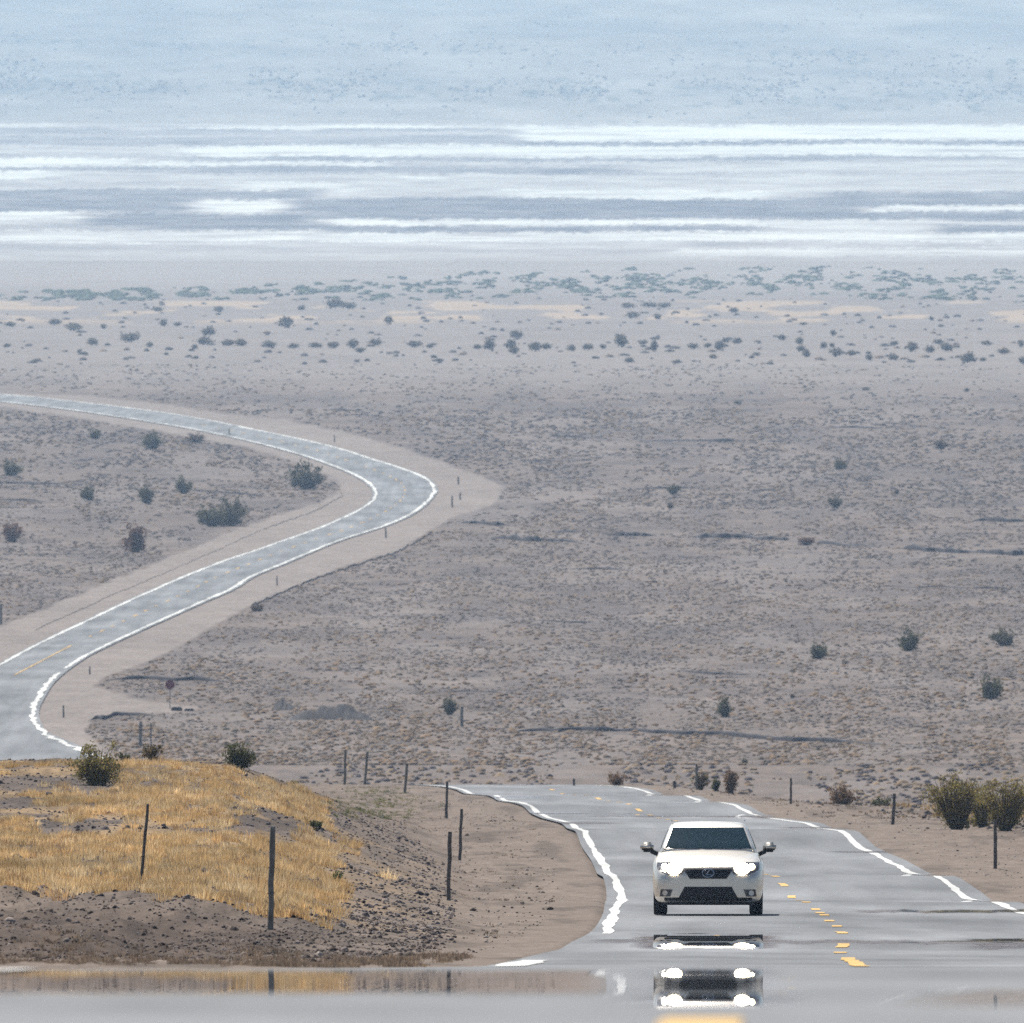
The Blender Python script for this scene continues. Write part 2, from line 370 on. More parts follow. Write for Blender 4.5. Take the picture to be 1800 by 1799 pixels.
tag(mesh_np('slope_behind', np.stack([bx, by_, bz_], -1).reshape(-1, 3), grid_faces(41, 60), M_ground, np.full((bx.size, 3), (.19, .15, .125)), smooth_s=True), 'stony ground continuing up the slope behind the viewpoint', kind='structure')
near_rows = np.concatenate([np.arange(8, 60, 1.), np.arange(60, 190, 1.), np.arange(190, 470, .6), np.arange(470, 760, .8), np.arange(760, 1300, 6.), [1300.]])
sheet('foreground_ground', near_rows, 5, M_ground, near_col, 'stony brown roadside ground sloping down beside the near road')
rows_f = np.arange(1345, 459, -1.7); df = far_d(rows_f); df[0] = 1300.; df = np.append(df, 7600.)
df = np.unique(np.round(df, 2))
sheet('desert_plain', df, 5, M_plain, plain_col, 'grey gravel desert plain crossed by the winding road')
dp_ = np.unique(np.round(np.concatenate([[7600.], far_d(np.arange(458, 217, -1.2)), [11600.]]), 2))
sheet('salt_flat', dp_, 6, M_playa, playa_col, 'white and blue grey streaked salt flat on the valley floor')
dm = np.concatenate([[11600.], np.arange(11640, 15500, 25.), np.arange(15500, 21001, 250.)])
sheet('mountain_slope', dm, 8, M_mount, mount_col, 'pale blue mountain slope rising beyond the salt flat')

# ------------------------------------------------------------ air
hz = bmesh.new(); bmesh.ops.create_cube(hz, size=1)
bmesh.ops.scale(hz, vec=(14000, 22000, 620), verts=hz.verts); bmesh.ops.translate(hz, vec=(0, 10600, 620/2 - 205), verts=hz.verts)
mh = bpy.data.materials.new('hazy_air'); mh.use_nodes = True; hn = mh.node_tree; hn.nodes.remove(hn.nodes['Principled BSDF'])
pv = hn.nodes.new('ShaderNodeVolumePrincipled'); pv.inputs['Color'].default_value = (*HAZE_COLOR, 1); pv.inputs['Density'].default_value = HAZE_DENSITY; pv.inputs['Anisotropy'].default_value = .35
pv.inputs['Absorption Color'].default_value = (.10, .30, 1, 1)
hn.links.new(pv.outputs[0], hn.nodes['Material Output'].inputs['Volume'])
tag(bm_obj('haze', hz, mh), 'pale blue hot air haze fading the far valley', kind='stuff')

# ------------------------------------------------------------ near road
def mirage_mask(px, row):
    w = (vnoise(px * .03, row * .0, 81) - .5) * 4 + (vnoise(px * .12, row * 0, 82) - .5) * 2
    r = row + w
    band = lambda a, b, e=1.3: smooth(a - e, a + e, r) * smooth(b + e, b - e, r)
    incar = smooth(1105, 1135, px) * smooth(1375, 1350, px)
    mA = np.maximum(band(1642, 1667) * incar, band(1653, 1659) * .75 * smooth(1000, 1090, px))
    mA = np.maximum(mA, band(1650, 1668) * .9 * smooth(1690, 1720, px))
    mB = band(1701, 1766, 2) * incar
    mB = np.maximum(mB, band(1706, 1746, 4) * smooth(1090, 1040, px) * .95)
    mB = np.maximum(mB, band(1740, 1768, 4) * smooth(1560, 1700, px) * .6)
    mC = band(1599, 1604) * smooth(1490, 1530, px) * .85
    mD = band(1432, 1437, 1) * smooth(1010, 1060, px) * smooth(1420, 1380, px) * .75
    lp = np.interp(row, ty, tx); ll = np.interp(row, [1380, 1393, 1400, 1427, 1434, 1450, 1500, 1545, 1600, 1640], [780, 835, 885, 945, 985, 1015, 1045, 1080, 1070, 1060])
    mE = 0
    for g in (1397.5, 1409, 1437, 1455.5, 1498, 1538.5, 1584): mE = np.maximum(mE, smooth(g - 2.2, g - .8, row) * smooth(g + 2.2, g + .8, row))
    mE = mE * smooth(lp - 90, lp - 40, px) * .95
    mF = 0
    for g in (1397, 1402, 1430, 1447): mF = np.maximum(mF, smooth(g - 2, g - .8, row) * smooth(g + 2, g + .8, row))
    mF = mF * smooth(ll + 90, ll + 50, px) * .95
    return np.clip(mA + mB + mC + mD + mE + mF, 0, .97)
road_rows = np.concatenate([np.arange(8, 36, .5), np.arange(36, 330, .25), np.arange(330, 760, .5), np.arange(760, 1296, 4.)])
def ribbon(name, dr, offs, mat, lift=0.0, wob=0.0, wseed=0, parent=None, wig=None):
    D, O = np.meshgrid(dr, offs, indexing='ij')
    X = xc(D) + O
    if wob: X = xc(D) + (O - offs.mean()) * (.65 + .5 * vnoise(D * .16, D * 0, 88 + wseed)) + offs.mean()
    if wob: X = X + (fbm(D * .13, D * 0 + wseed, 90 + wseed, 3) - .5) * 2 * wob + (vnoise(D * .3, D * 0, 95 + wseed) - .5) * .04
    if wig is not None: X = X + wig(D)
    Z = flat_z(D) + lift + (fbm(X * .45, D * .35, 97, 2) - .5) * .00012 * smooth(420, 380, D)
    px = 900 + FPX * X / D; rw = row_of(-Z / D)
    return mesh_np(name, np.stack([X, D, Z], -1).reshape(-1, 3), grid_faces(len(dr), len(offs)), mat, smooth_s=True, parent=parent,
                   extra={'mirage': mirage_mask(px, rw)})
tag(ribbon('near_road', road_rows, np.linspace(-3.76, 3.95, 56), M_asphalt), 'grey asphalt road the car drives on, rippled by heat', kind='structure')
ln = np.linspace(-.10, .10, 5)
rr_ = road_rows[(road_rows > 20) & (road_rows < 740)]
for a_, b_, sc_, lab_ in ((262, 740, 1.0, 'white edge line left of the car, from its front wheels to the road crest'), (168, 197, 1.8, 'short thick white edge line piece where the road edge swings left'), (20, 98, 1.3, 'blurred white edge line piece at the lower left edge')):
    tag(ribbon('edge_line', rr_[(rr_ >= a_) & (rr_ <= b_)], -HALF + ln * sc_, M_white, .007, .03, 1, wig=lambda D: -.08 * smooth(330, 310, D) * smooth(262, 285, D) + .08*np.exp(-((D-345)/16)**2)), lab_, kind='structure')
tag(ribbon('edge_line', rr_, HALF + ln, M_white, .007, .05, 2), 'white edge line on the right side of the near road', kind='structure')
def dashes(spans, name, label):
    V, F, Mm, n = [], [], [], 0
    for a, b in spans:
        dr = np.arange(a, b + .01, .25); D, O = np.meshgrid(dr, np.linspace(-.08, .08, 4), indexing='ij')
        X = xc(D) + O + (vnoise(D * .5, D * 0, 77) - .5) * .05; Z = flat_z(D) + .008
        V.append(np.stack([X, D, Z], -1).reshape(-1, 3)); f = grid_faces(len(dr), 4) + n; F.append(f); n += D.size
        Mm.append(mirage_mask(900 + FPX * X / D, row_of(-Z / D)).ravel())
    tag(mesh_np(name, np.concatenate(V), np.concatenate(F), M_yellow, smooth_s=True, extra={'mirage': np.concatenate(Mm)}), label, kind='structure')
nrow = row_of(ndrop / nd); dA = float(np.interp(-1797, -nrow, nd)); print('bottom dash', dA, 'row at', [(round(float(q)), round(float(row_of(-flat_z(q) / q)))) for q in (40, 45, 50, 60, 80, 120, 170, 200, 240, 262, 300)])
dashes([(dA - 4.5, dA), (166, 206), (222, 226), (238, 243), (262, 266)] + [(a, a + 3.2) for a in (276, 287, 299, 306, 313, 328, 344, 357)] + [(a, a + 4) for a in np.arange(372, 700, 13.0)], 'centre_line', 'broken yellow centre line of the near road')

# ------------------------------------------------------------ far road
RL = [(-90,1345),(-110,1300),(-122,1265),(-118,1235),(-85,1205),(-50,1192),(0,1170),(50,1142),(100,1117),(150,1094),(200,1070),(250,1047),(300,1025),(350,1004),(400,985),(450,969),(500,951),(550,934),(600,913),(635,896),(655,882),(660,870),(655,855),(625,836),(575,816),(525,799),(450,779),(350,757),(250,740),(150,725),(50,712),(0,707),(-80,701),(-200,692)]
RR = [(190,1345),(155,1326),(100,1301),(72,1290),(60,1270),(58,1250),(70,1227),(82,1206),(110,1181),(150,1155),(200,1130),(250,1107),(300,1085),(350,1062),(410,1037),(440,1015),(500,992),(550,970),(600,950),(650,935),(690,921),(725,905),(750,886),(765,866),(762,852),(745,839),(700,822),(650,807),(600,790),(525,772),(450,757),(350,736),(250,721),(150,709),(50,698),(0,694),(-80,687),(-200,680)]
def to_plan(tr): 
    q = np.array(tr, float); dd = far_d(q[:, 1]); return np.stack([(q[:, 0] - 900) / FPX * dd, dd], 1)
def resample(P, n, knots=None):
    P = np.array(P); 
    for _ in range(2):
        P = np.concatenate([P[:1], np.stack([P[:-1] * .75 + P[1:] * .25, P[:-1] * .25 + P[1:] * .75], 1).reshape(-1, 2), P[-1:]])
    L = np.concatenate([[0], np.cumsum(np.hypot(*np.diff(P, axis=0).T))]); t_ = np.linspace(0, L[-1], n)
    return np.stack([np.interp(t_, L, P[:, 0]), np.interp(t_, L, P[:, 1])], 1)
def pair(tr, cuts):
    out = []; 
    for (a, b), n in zip(zip(cuts, cuts[1:]), (220, 420, 420)): out.append(resample(to_plan(tr[a:b + 1]), n)[:-1])
    return np.concatenate(out)
PL = pair(RL, [0, 6, 21, len(RL) - 1]); PR = pair(RR, [0, 9, 23, len(RR) - 1])
def far_ribbon(name, t0, t1, mat, lift, n=2, sel=None, wob=0, label='', jit=0):
    V, F, k0 = [], [], 0
    segs = sel or [(0, len(PL) - 1)]
    T = np.linspace(0, 1, n)
    for a, b in segs:
        i = np.arange(a, b + 1); base = PL[i]; wv = PR[i] - PL[i]; wl = np.hypot(*wv.T)
        j = np.zeros(len(i))
        if wob: j = (vnoise(i * .35, i * 0, int(t0 * 10) + 3) - .5) * wob + (vnoise(i * .9, i * 0, int(t0 * 10) + 5) - .5) * wob * .7
        rows_ = []; wm = .6 + .9 * vnoise(i * .5, i * 0, int(t0 * 10) + 9) if wob else 1.0
        for q in T:
            tt = (t0 + t1) / 2 + (t1 - t0) * (q - .5) * wm + j / wl
            rows_.append(base + wv * tt[:, None])
        XY = np.stack(rows_, 1); Z = flat_z(XY[..., 1]) + lift
        V.append(np.concatenate([XY, Z[..., None]], -1).reshape(-1, 3)); F.append(grid_faces(len(i), n) + k0); k0 += len(i) * n
    V = np.concatenate(V)
    return tag(mesh_np(name, V, np.concatenate(F), mat, smooth_s=True, extra={'mirage': np.zeros(len(V))}), label, kind='structure')
far_ribbon('far_road', -.05, 1.05, M_asphalt, .10, 6, label='grey asphalt road winding across the desert plain')
far_ribbon('edge_line', -.012, .032, M_white, .13, wob=.6, label='white edge line on the left side of the far winding road')
far_ribbon('edge_line', .965, 1.012, M_white, .13, wob=.6, label='white edge line on the right side of the far winding road', sel=[(0, 168), (180, len(PL) - 1)])
far_ribbon('centre_line', .49, .513, M_yellow, .13, wob=.2, sel=[(172, 250)] + [(a, a + 2 + (a * 7) % 3) for a in range(270, 880, 11)], label='broken yellow centre line of the far winding road')

# ------------------------------------------------------------ eroded gully banks on the plain
BANKS = [[(800,918),(935,930)],[(850,946),(1040,957)],[(940,933),(1160,943)],[(1205,942),(1380,949),(1410,954)],[(1430,956),(1555,962)],[(1580,964),(1660,970),(1830,978)],[(1700,915),(1830,919)],
 [(960,768),(1140,775),(1340,776),(1480,779)],[(570,721),(640,723)],[(560,1083),(700,1084),(920,1090)],[(900,1092),(1060,1096)],[(1150,1111),(1300,1118)],
 [(880,1282),(1100,1288),(1400,1302),(1560,1310),(1720,1315)],[(175,1198),(260,1196),(420,1200)],[(-60,851),(135,853)],[(-60,880),(90,883)],[(155,1266),(200,1258),(300,1256)],
 [(590,848),(602,872),(560,896),(460,932)],[(460,932),(330,990),(200,1045),(60,1108)],[(440,1066),(560,1016),(700,970),(760,938)],[(1000,1250),(1150,1252)],[(900,810),(1050,812)],[(1180,1180),(1330,1186)],
 [(1430,752),(1560,754)],[(1100,860),(1200,858),(1400,866)],[(1500,1030),(1640,1034),(1810,1038)],[(980,1000),(1120,1004)],[(640,1150),(820,1156)],[(760,1215),(900,1222)],[(1600,880),(1760,884)],[(-50,1010),(60,1012)],[(300,860),(470,872)],[(0,935),(180,940)]]
HBANK = [.8,1.0,.7,.9,1.0,1.0,.9,.8,.6,.6,.4,.45,.5,.5,.5,.5,.6,.15,.10,.3,.3,.4,.3,.6,.4,.35,.35,.3,.3,.4,.3,.35,.3]
for bi, (tr, hb) in enumerate(zip(BANKS, HBANK)):
    P = to_plan(tr); L = np.concatenate([[0], np.cumsum(np.hypot(*np.diff(P, axis=0).T))]); n = max(8, int(L[-1] / .6))
    t_ = np.linspace(0, L[-1], n); X = np.interp(t_, L, P[:, 0]); Y = np.interp(t_, L, P[:, 1]) + (fbm(t_ * .12, t_ * 0, bi) - .5) * 22
    h = hb * .52 * (0.10 + smooth(.34, .56, fbm(t_ * .05, t_ * 0, bi + 40, 3) + (.3 if bi in (17, 18, 19) else 0)) * (.45 + .7 * vnoise(t_ * .4, t_ * 0, bi + 7) + .5 * vnoise(t_ * 1.1, t_ * 0, bi + 8))) * smooth(0, 5, t_) * smooth(L[-1], L[-1] - 5, t_)
    prof = [(-.45, -.12), (-.22, .45), (0, .95), (.4, 1.0), (4, .55), (12, -.05)]
    V = np.stack([np.stack([X, Y + a * hb, flat_z(Y + a * hb) + b * h - (.02 if abs(b) < .2 else 0)], -1) for a, b in prof], 1).reshape(-1, 3)
    c = np.repeat(np.array([[.085, .08, .085]] * 3 + [[.18, .155, .145]] * 3)[None], n, 0).reshape(-1, 3)  # shade of the near face painted into its colour, sunlit back lighter
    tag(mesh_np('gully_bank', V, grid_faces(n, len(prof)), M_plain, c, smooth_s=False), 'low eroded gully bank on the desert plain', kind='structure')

# ------------------------------------------------------------ small cover on the ground
def domes(px, row, h, w, colr, name, label, mat=None, d=None, rag=.35, zfn=None):
    """many small rounded ragged clumps in one mesh"""
    n = len(px); d = far_d(row) if d is None else d
    x = (px - 900) / FPX * d; z = (zfn(x, d) if zfn else flat_z(d))
    k = 6; ang = np.arange(k) * 2 * np.pi / k
    rings = [(1.0, -.05), (.85, .5), (.42, .9)]
    V = np.zeros((n, k * 3 + 1, 3)); 
    for ri, (rr, zz) in enumerate(rings):
        R = rr * (1 + (rng.random((n, k)) - .5) * rag * 2); 
        V[:, ri*k:(ri+1)*k, 0] = x[:, None] + np.cos(ang) * R * w[:, None] / 2
        V[:, ri*k:(ri+1)*k, 1] = d[:, None] + np.sin(ang) * R * w[:, None] / 2
        V[:, ri*k:(ri+1)*k, 2] = z[:, None] + zz * h[:, None] * (1 + (rng.random((n, k)) - .5) * rag)
    V[:, -1] = np.stack([x, d, z + h], -1)
    F = []
    for ri in range(2):
        for j in range(k):
            a, b, c, e = ri*k+j, ri*k+(j+1) % k, (ri+1)*k+(j+1) % k, (ri+1)*k+j; F += [(a, b, c), (a, c, e)]
    for j in range(k): F.append((2*k+j, 2*k+(j+1) % k, 3*k))
    F = np.array(F)[None] + (np.arange(n) * (3*k+1))[:, None, None]
    C = np.repeat(colr[:, None], 3*k+1, 1)
    return tag(mesh_np(name, V.reshape(-1, 3), F.reshape(-1, 3), mat or M_tuft, C.reshape(-1, 3)), label, kind='stuff')
def pick(n, pal, probs, jit=.15):
    c = np.array(pal)[rng.choice(len(pal), n, p=probs)]; return c * (1 + (rng.random((n, 1)) - .5) * 2 * jit)
# desert scrub on the plain
N = 95000
px = rng.uniform(-200, 2000, N); row = 1347 - (1347 - 640) * rng.random(N) ** 1.05
road_sd = poly_sd(px, row, OUTER)
dens = fbm(px * .012, row * .07, 101); keep = (road_sd < -4) & (rng.random(N) < smooth(.3, .6, dens) * .9 + .12) & ((row > 720) | (rng.random(N) < .35))
px, row = px[keep], row[keep]; n = len(px)
tanp = smooth(.45, .6, fbm(px * .015, row * .05, 105)) * .6 + smooth(1230, 1330, row) * .35 + .1
isn = rng.random(n) < tanp
col = np.where(isn[:, None], pick(n, [(.24, .18, .125), (.2, .155, .12)], [.5, .5]), pick(n, [(.125, .105, .095), (.16, .135, .12), (.09, .078, .072), (.22, .19, .165)], [.35, .35, .15, .15]))
dd = far_d(row)
hsz = rng.uniform(.03, .11, n) * (1 + 1.6 * smooth(1500, 3300, dd)) * np.where(isn, 1.1, 1) ; wsz = hsz * rng.uniform(2.5, 5, n)
domes(px, row, hsz, wsz, col, 'desert_scrub', 'tiny dry scrub and tussocks covering the desert plain')
N = 7000; px = rng.uniform(520, 2000, N); dq = rng.uniform(800, 1300, N); x = (px - 900) / FPX * dq; keep = (np.abs(x - xc(dq)) > 7) & (fbm(px * .014, dq * .02, 107) > .42); px, dq = px[keep], dq[keep]; n = len(px); h = rng.uniform(.06, .26, n)
domes(px, None, h, h * rng.uniform(1.8, 3.5, n), pick(n, [(.34, .25, .16), (.28, .2, .13), (.12, .10, .10), (.16, .13, .12)], [.35, .25, .2, .2]), 'crest_scrub', 'low dry scrub on the ground behind the road crest', d=dq, zfn=ground_z)
N = 9000; px = rng.uniform(-200, 2000, N); row = 1347 - 330 * rng.random(N) ** 1.5; keep = (poly_sd(px, row, OUTER) < -6) & (fbm(px * .02, row * .04, 171) > .47); px, row = px[keep], row[keep]; n = len(px); h = rng.uniform(.08, .22, n)
domes(px, row, h, h * rng.uniform(1.8, 4, n), pick(n, [(.36, .25, .155), (.30, .21, .14), (.20, .16, .12)], [.45, .35, .2]), 'tan_tussocks', 'soft tan tussocks on the lower part of the desert plain', M_grass)
# green belt along the edge of the salt flat
N = 7000
px = rng.uniform(-300, 2100, N); cen = np.interp(px, [0, 400, 600, 900, 1300, 1800], [521, 517, 512, 500, 496, 503]); wid = np.interp(px, [0, 500, 800, 1300, 1800], [8, 14, 24, 28, 30])
row = cen + rng.uniform(-1, 1, N) * wid; keep = (fbm(px * .034, row * .15, 111) + .12 * (1 - np.abs(row - cen) / wid)) > .60
px, row = px[keep], row[keep]; n = len(px); h = rng.uniform(.25, .8, n); w = h * rng.uniform(2, 6, n)
domes(px, row, h, w, pick(n, [(.12, .17, .11), (.15, .19, .13), (.15, .16, .13)], [.4, .3, .3]), 'green_scrub_belt', 'belt of low green scrub along the edge of the salt flat', M_leaf)
N = 420; px = rng.uniform(-100, 1900, N); row = rng.uniform(520, 642, N); h = rng.uniform(.3, .8, N)
domes(px, row, h, h * rng.uniform(2, 4, N), pick(N, [(.17, .15, .14), (.30, .23, .17), (.13, .12, .11)], [.4, .3, .3]), 'sparse_brush', 'sparse low brush dotting the pale sand beyond the plain')
# brush far up on the fan
N = 4200; px = rng.uniform(-200, 2000, N)
lane = rng.choice([0, 1, 2, 3], N, p=[.2, .3, .3, .2]); row = np.where(lane == 0, 52 + (px * .035), np.where(lane == 1, 122 + px * .022, np.where(lane == 2, 150 + px * .012, rng.uniform(20, 205, N)))) + rng.normal(0, 11, N)
row = np.clip(row, -40, 208); keep = fbm(px * .02, row * .03, 121) > .49; px, row = px[keep], row[keep]; n = len(px); h = rng.uniform(.3, 1.2, n)
domes(px, row, h, h * rng.uniform(1.6, 3.4, n), pick(n, [(.19, .19, .19), (.23, .22, .22)], [.5, .5]), 'slope_brush', 'faint specks of brush on the far mountain slope')

# stones on the near bank, hill and shoulders
def near_pos(px, dq):
    x = (px - 900) / FPX * dq; return x, near_z(x, dq)
def stones(n, pxr, dr, size, pal, name, label, cond=None):
    px = rng.uniform(*pxr, n); dq = rng.uniform(*dr, n); x, z = near_pos(px, dq); k = np.abs(x - xc(dq)) > 4.6
    if cond is not None: k &= cond(x, dq)
    px, dq = px[k], dq[k]; n = len(px); h = size * rng.lognormal(0, .5, n)
    domes(px, None, h * .8, h * 1.6, pick(n, pal, [1 / len(pal)] * len(pal), .3), name, label, M_rock, d=dq, rag=.5, zfn=near_z)
stones(15000, (-300, 800), (192, 262), .015, [(.10, .075, .065), (.15, .12, .10), (.24, .20, .18), (.07, .055, .05)], 'bank_stones', 'loose brown stones on the dark roadside bank', lambda x, dq: side(x, dq)[1] > .05)
stones(26000, (-300, 900), (240, 560), .021, [(.08, .07, .075), (.12, .10, .10), (.22, .19, .18), (.06, .05, .05)], 'hill_stones', 'grey stones between the grass on the hill', lambda x, dq: side(x, dq)[1] > .1)
stones(9000, (500, 2000), (200, 720), .018, [(.15, .12, .10), (.22, .18, .15), (.10, .08, .07), (.32, .28, .25)], 'shoulder_pebbles', 'pebbles on the bare shoulders of the near road')
stones(1500, (1380, 2000), (480, 700), .06, [(.10, .085, .08), (.22, .19, .17), (.3, .27, .25), (.07, .06, .06)], 'verge_rocks', 'rocks on the verge behind the right shoulder', lambda x, dq: x - xc(dq) > 8)

# blades of grass
def grass(x, dq, h, r, nb, colr, name, label, wid=.008, zfn=near_z):
    n = len(x); tot = n * nb; i = np.repeat(np.arange(n), nb)
    a = rng.uniform(0, 2 * np.pi, tot); q = np.sqrt(rng.random(tot)) * r[i]; bx = x[i] + np.cos(a) * q * .6; by = dq[i] + np.sin(a) * q * .6
    bz = zfn(bx, by) - .01
    hh_ = h[i] * rng.uniform(.5, 1.1, tot) * (1 - .45 * (q / r[i]) ** 2); lean = rng.uniform(.1, .75, tot) * (0.25 + q / r[i])
    tx_ = bx + np.cos(a) * lean * hh_; ty_ = by + np.sin(a) * lean * hh_; tz = bz + hh_
    pa = rng.uniform(0, np.pi, tot); wx = np.cos(pa) * wid / 2 * rng.uniform(.6, 1.6, tot); wy = np.sin(pa) * wid / 2
    mx_, my_, mz = bx + (tx_ - bx) * .4, by + (ty_ - by) * .4, bz + hh_ * .55
    V = np.stack([np.stack([bx - wx, by - wy, bz], -1), np.stack([bx + wx, by + wy, bz], -1), np.stack([mx_ + wx, my_ + wy, mz], -1), np.stack([tx_, ty_, tz], -1), np.stack([mx_ - wx, my_ - wy, mz], -1)], 1)
    F = (np.array([[0, 1, 2], [0, 2, 4], [4, 2, 3]])[None] + (np.arange(tot) * 5)[:, None, None]).reshape(-1, 3)
    C = np.repeat((colr[i] * rng.uniform(.75, 1.25, (tot, 1)))[:, None], 5, 1)
    return tag(mesh_np(name, V.reshape(-1, 3), F, M_grass, C.reshape(-1, 3)), label, kind='stuff')
N = 11000
px = rng.uniform(-260, 720, N); rw = rng.uniform(1338, 1600, N); dq = np.interp(-rw, -HILL_R[2:9], HILL_D[2:9]); x = (px - 900) / FPX * dq
L = side(x, dq)[1]
edge = smooth(650, 520, px + (1600 - rw) * -.1) 
dens = fbm(px * .013, rw * .035, 131) + .16 * smooth(1500, 1430, 1e9 * 0 + rw) * -1 + .10 * smooth(1440, 1540, rw) + .04
keep = (L > .35) & (dens + (edge - 1) * .35 > .37) & (dq > 241) & (rng.random(N) < .62)
x, dq = x[keep], dq[keep]; n = len(x)
gm = .55 + .9 * fbm(x * 1.1, dq * .35, 135); cg = gm[:, None] * pick(n, [(.74, .53, .27), (.66, .45, .21), (.80, .62, .37), (.50, .33, .17)], [.35, .3, .25, .1], .15)
grass(x, dq, rng.uniform(.08, .22, n) * (.5 + 1.1 * fbm(x * .8, dq * .3, 136)) + .03, rng.uniform(.16, .38, n), 60, cg, 'golden_grass', 'tufts of golden dry grass covering the hill left of the road')
N = 4200; px = rng.uniform(-200, 860, N); dq = rng.uniform(150, 215, N); x = (px - 900) / FPX * dq; keep = (x - xc(dq) < -4.4) & (fbm(px * .02, dq * .1, 141) > .47); x, dq = x[keep], dq[keep]; n = len(x)
grass(x, dq, rng.uniform(.025, .10, n), rng.uniform(.06, .2, n), 22, pick(n, [(.27, .20, .145), (.33, .25, .18), (.20, .15, .11)], [.4, .3, .3]), 'verge_grass', 'short pale brown grass at the foot of the bank')
N = 260; px = rng.normal(665, 45, N); rw = rng.uniform(1385, 1440, N); pts = [at(a, b, 300) for a, b in zip(px, rw)]
x = np.array([p.x for p in pts]); dq = np.array([p.y for p in pts]); keep = x - xc(dq) < -6; x, dq = x[keep], dq[keep]; n = len(x)
grass(x, dq, rng.uniform(.05, .14, n), rng.uniform(.08, .2, n), 26, pick(n, [(.22, .23, .08), (.30, .27, .12), (.15, .18, .07)], [.4, .3, .3]), 'green_weeds', 'yellow green weeds at the right end of the hill')
N = 420; px = rng.uniform(1440, 1900, N); dq = rng.uniform(540, 640, N); x = (px - 900) / FPX * dq; keep = (x - xc(dq) > 9) & (fbm(px * .03, dq * .05, 151) > .46); x, dq = x[keep], dq[keep]; n = len(x)
grass(x, dq, rng.uniform(.12, .35, n), rng.uniform(.15, .4, n), 30, pick(n, [(.52, .38, .20), (.40, .28, .14)], [.6, .4]), 'verge_tussocks', 'golden tussocks behind the shoulder on the right', wid=.02)

N = 900; px = rng.uniform(1120, 1950, N); dq = rng.uniform(560, 730, N); x = (px - 900) / FPX * dq; keep = (x - xc(dq) > 4.6 + rng.random(N) * 2); x, dq = x[keep], dq[keep]; n = len(x)
grass(x, dq, rng.uniform(.04, .16, n), rng.uniform(.05, .25, n), 14, pick(n, [(.26, .2, .14), (.18, .14, .11), (.34, .25, .15)], [.4, .4, .2]), 'crest_grass', 'sparse dry stalks on the verge along the road crest', wid=.02)
N = 2600; px = rng.uniform(560, 1080, N); dq = rng.uniform(215, 700, N); x = (px - 900) / FPX * dq; keep = (x - xc(dq) < -4.7) & (fbm(x * .6, dq * .1, 161) > .5); x, dq = x[keep], dq[keep]; n = len(x)
grass(x, dq, rng.uniform(.02, .07, n), rng.uniform(.04, .16, n), 12, pick(n, [(.24, .18, .13), (.16, .12, .09), (.30, .23, .15)], [.4, .4, .2]), 'shoulder_stubble', 'thin dry stubble on the bare left shoulder', wid=.012)
# ------------------------------------------------------------ bushes
def bush_meshes(name, h, w, nbr, nleaf, leaf, pal, upright=.5, seed=0, stems=True, core=0):
    r = np.random.default_rng(seed); bm = bmesh.new(); tips = []
    for b in range(nbr):
        a = r.uniform(0, 2 * np.pi); out = math.sqrt(r.random()) * w / 2; top = h * (1 - upright * (out / (w / 2)) ** 2 * .6) * r.uniform(.72, 1.02)
        base = Vector((math.cos(a) * out * .15, math.sin(a) * out * .15, -.03)); end = Vector((math.cos(a) * out, math.sin(a) * out, top))
        mid = base.lerp(end, .5) + Vector((r.normal(0, .03) * w, r.normal(0, .03) * w, h * .06))
        if stems: add_tube(bm, [base, mid, end], [.016 * h + .004, .010 * h + .003, .004], 5)
        tips.append((base, mid, end))
    clus = []
    if stems and h > .35:
        for b_ in tips:
            for q in range(3):
                t_ = r.uniform(.12, 1.0); p = b_[0].lerp(b_[1], t_ * 2) if t_ < .5 else b_[1].lerp(b_[2], (t_ - .5) * 2)
                e2 = p + Vector(r.normal(0, .075, 3)) * w; e2.z = max(e2.z, .08 * h); add_tube(bm, [p, e2], [.005, .003], 4); clus.append((tuple(e2), r.uniform(.03, .075) * w))
    V, F, C, k = [], [], [], 0
    for j in range(nleaf):
        b = tips[r.integers(len(tips))]; t_ = r.random() ** .6 * .82 + .22
        p = b[0].lerp(b[1], t_ * 2) if t_ < .5 else b[1].lerp(b[2], (t_ - .5) * 2)
        
        if clus: cc = clus[r.integers(len(clus))]; p = np.array(cc[0]); sp = cc[1]
        else: sp = .055 * w * (.5 + t_)
        p = np.array(p) + r.normal(0, sp, 3) * (1, 1, .8)
        if p[2] < .02 * h: p[2] = .02 * h + abs(p[2])
        u = r.normal(0, 1, 3); u[2] += .9; u /= np.linalg.norm(u); v = np.cross(u, r.normal(0, 1, 3)); v /= np.linalg.norm(v) + 1e-6
        s_ = leaf * r.uniform(.6, 1.4); V += [p - v * s_ * .35, p + u * s_ * .5, p + v * s_ * .35, p + u * s_ * 1.3]; F.append((k, k + 2, k + 3, k + 1)); F[-1] = (k, k + 1, k + 2, k + 3)
        F[-1] = (k, k + 2, k + 3, k + 1) if False else (k, k + 1, k + 2, k + 3)
        V[-4:] = [p, p + u * s_ * .6 - v * s_ * .4, p + u * s_ * 1.2, p + u * s_ * .6 + v * s_ * .4]
        c = np.array(pal[r.integers(len(pal))]) * r.uniform(.75, 1.25); C += [c] * 4; k += 4
    return bm, np.array(V), np.array(F), np.array(C)
def make_bush(label, loc, h, w, nbr, nleaf, leaf, pal, upright=.5, seed=0, name='desert_bush', group=None, stems=True):
    bm, V, F, C = bush_meshes(name, h, w, nbr, nleaf, leaf, pal, upright, seed, stems)
    e = empty(name, loc); tag(e, label, 'bush', group)
    if stems: bm_obj('stems', bm, M_stem, e)
    mesh_np('foliage', V, F, M_leaf, C, parent=e)
    return e
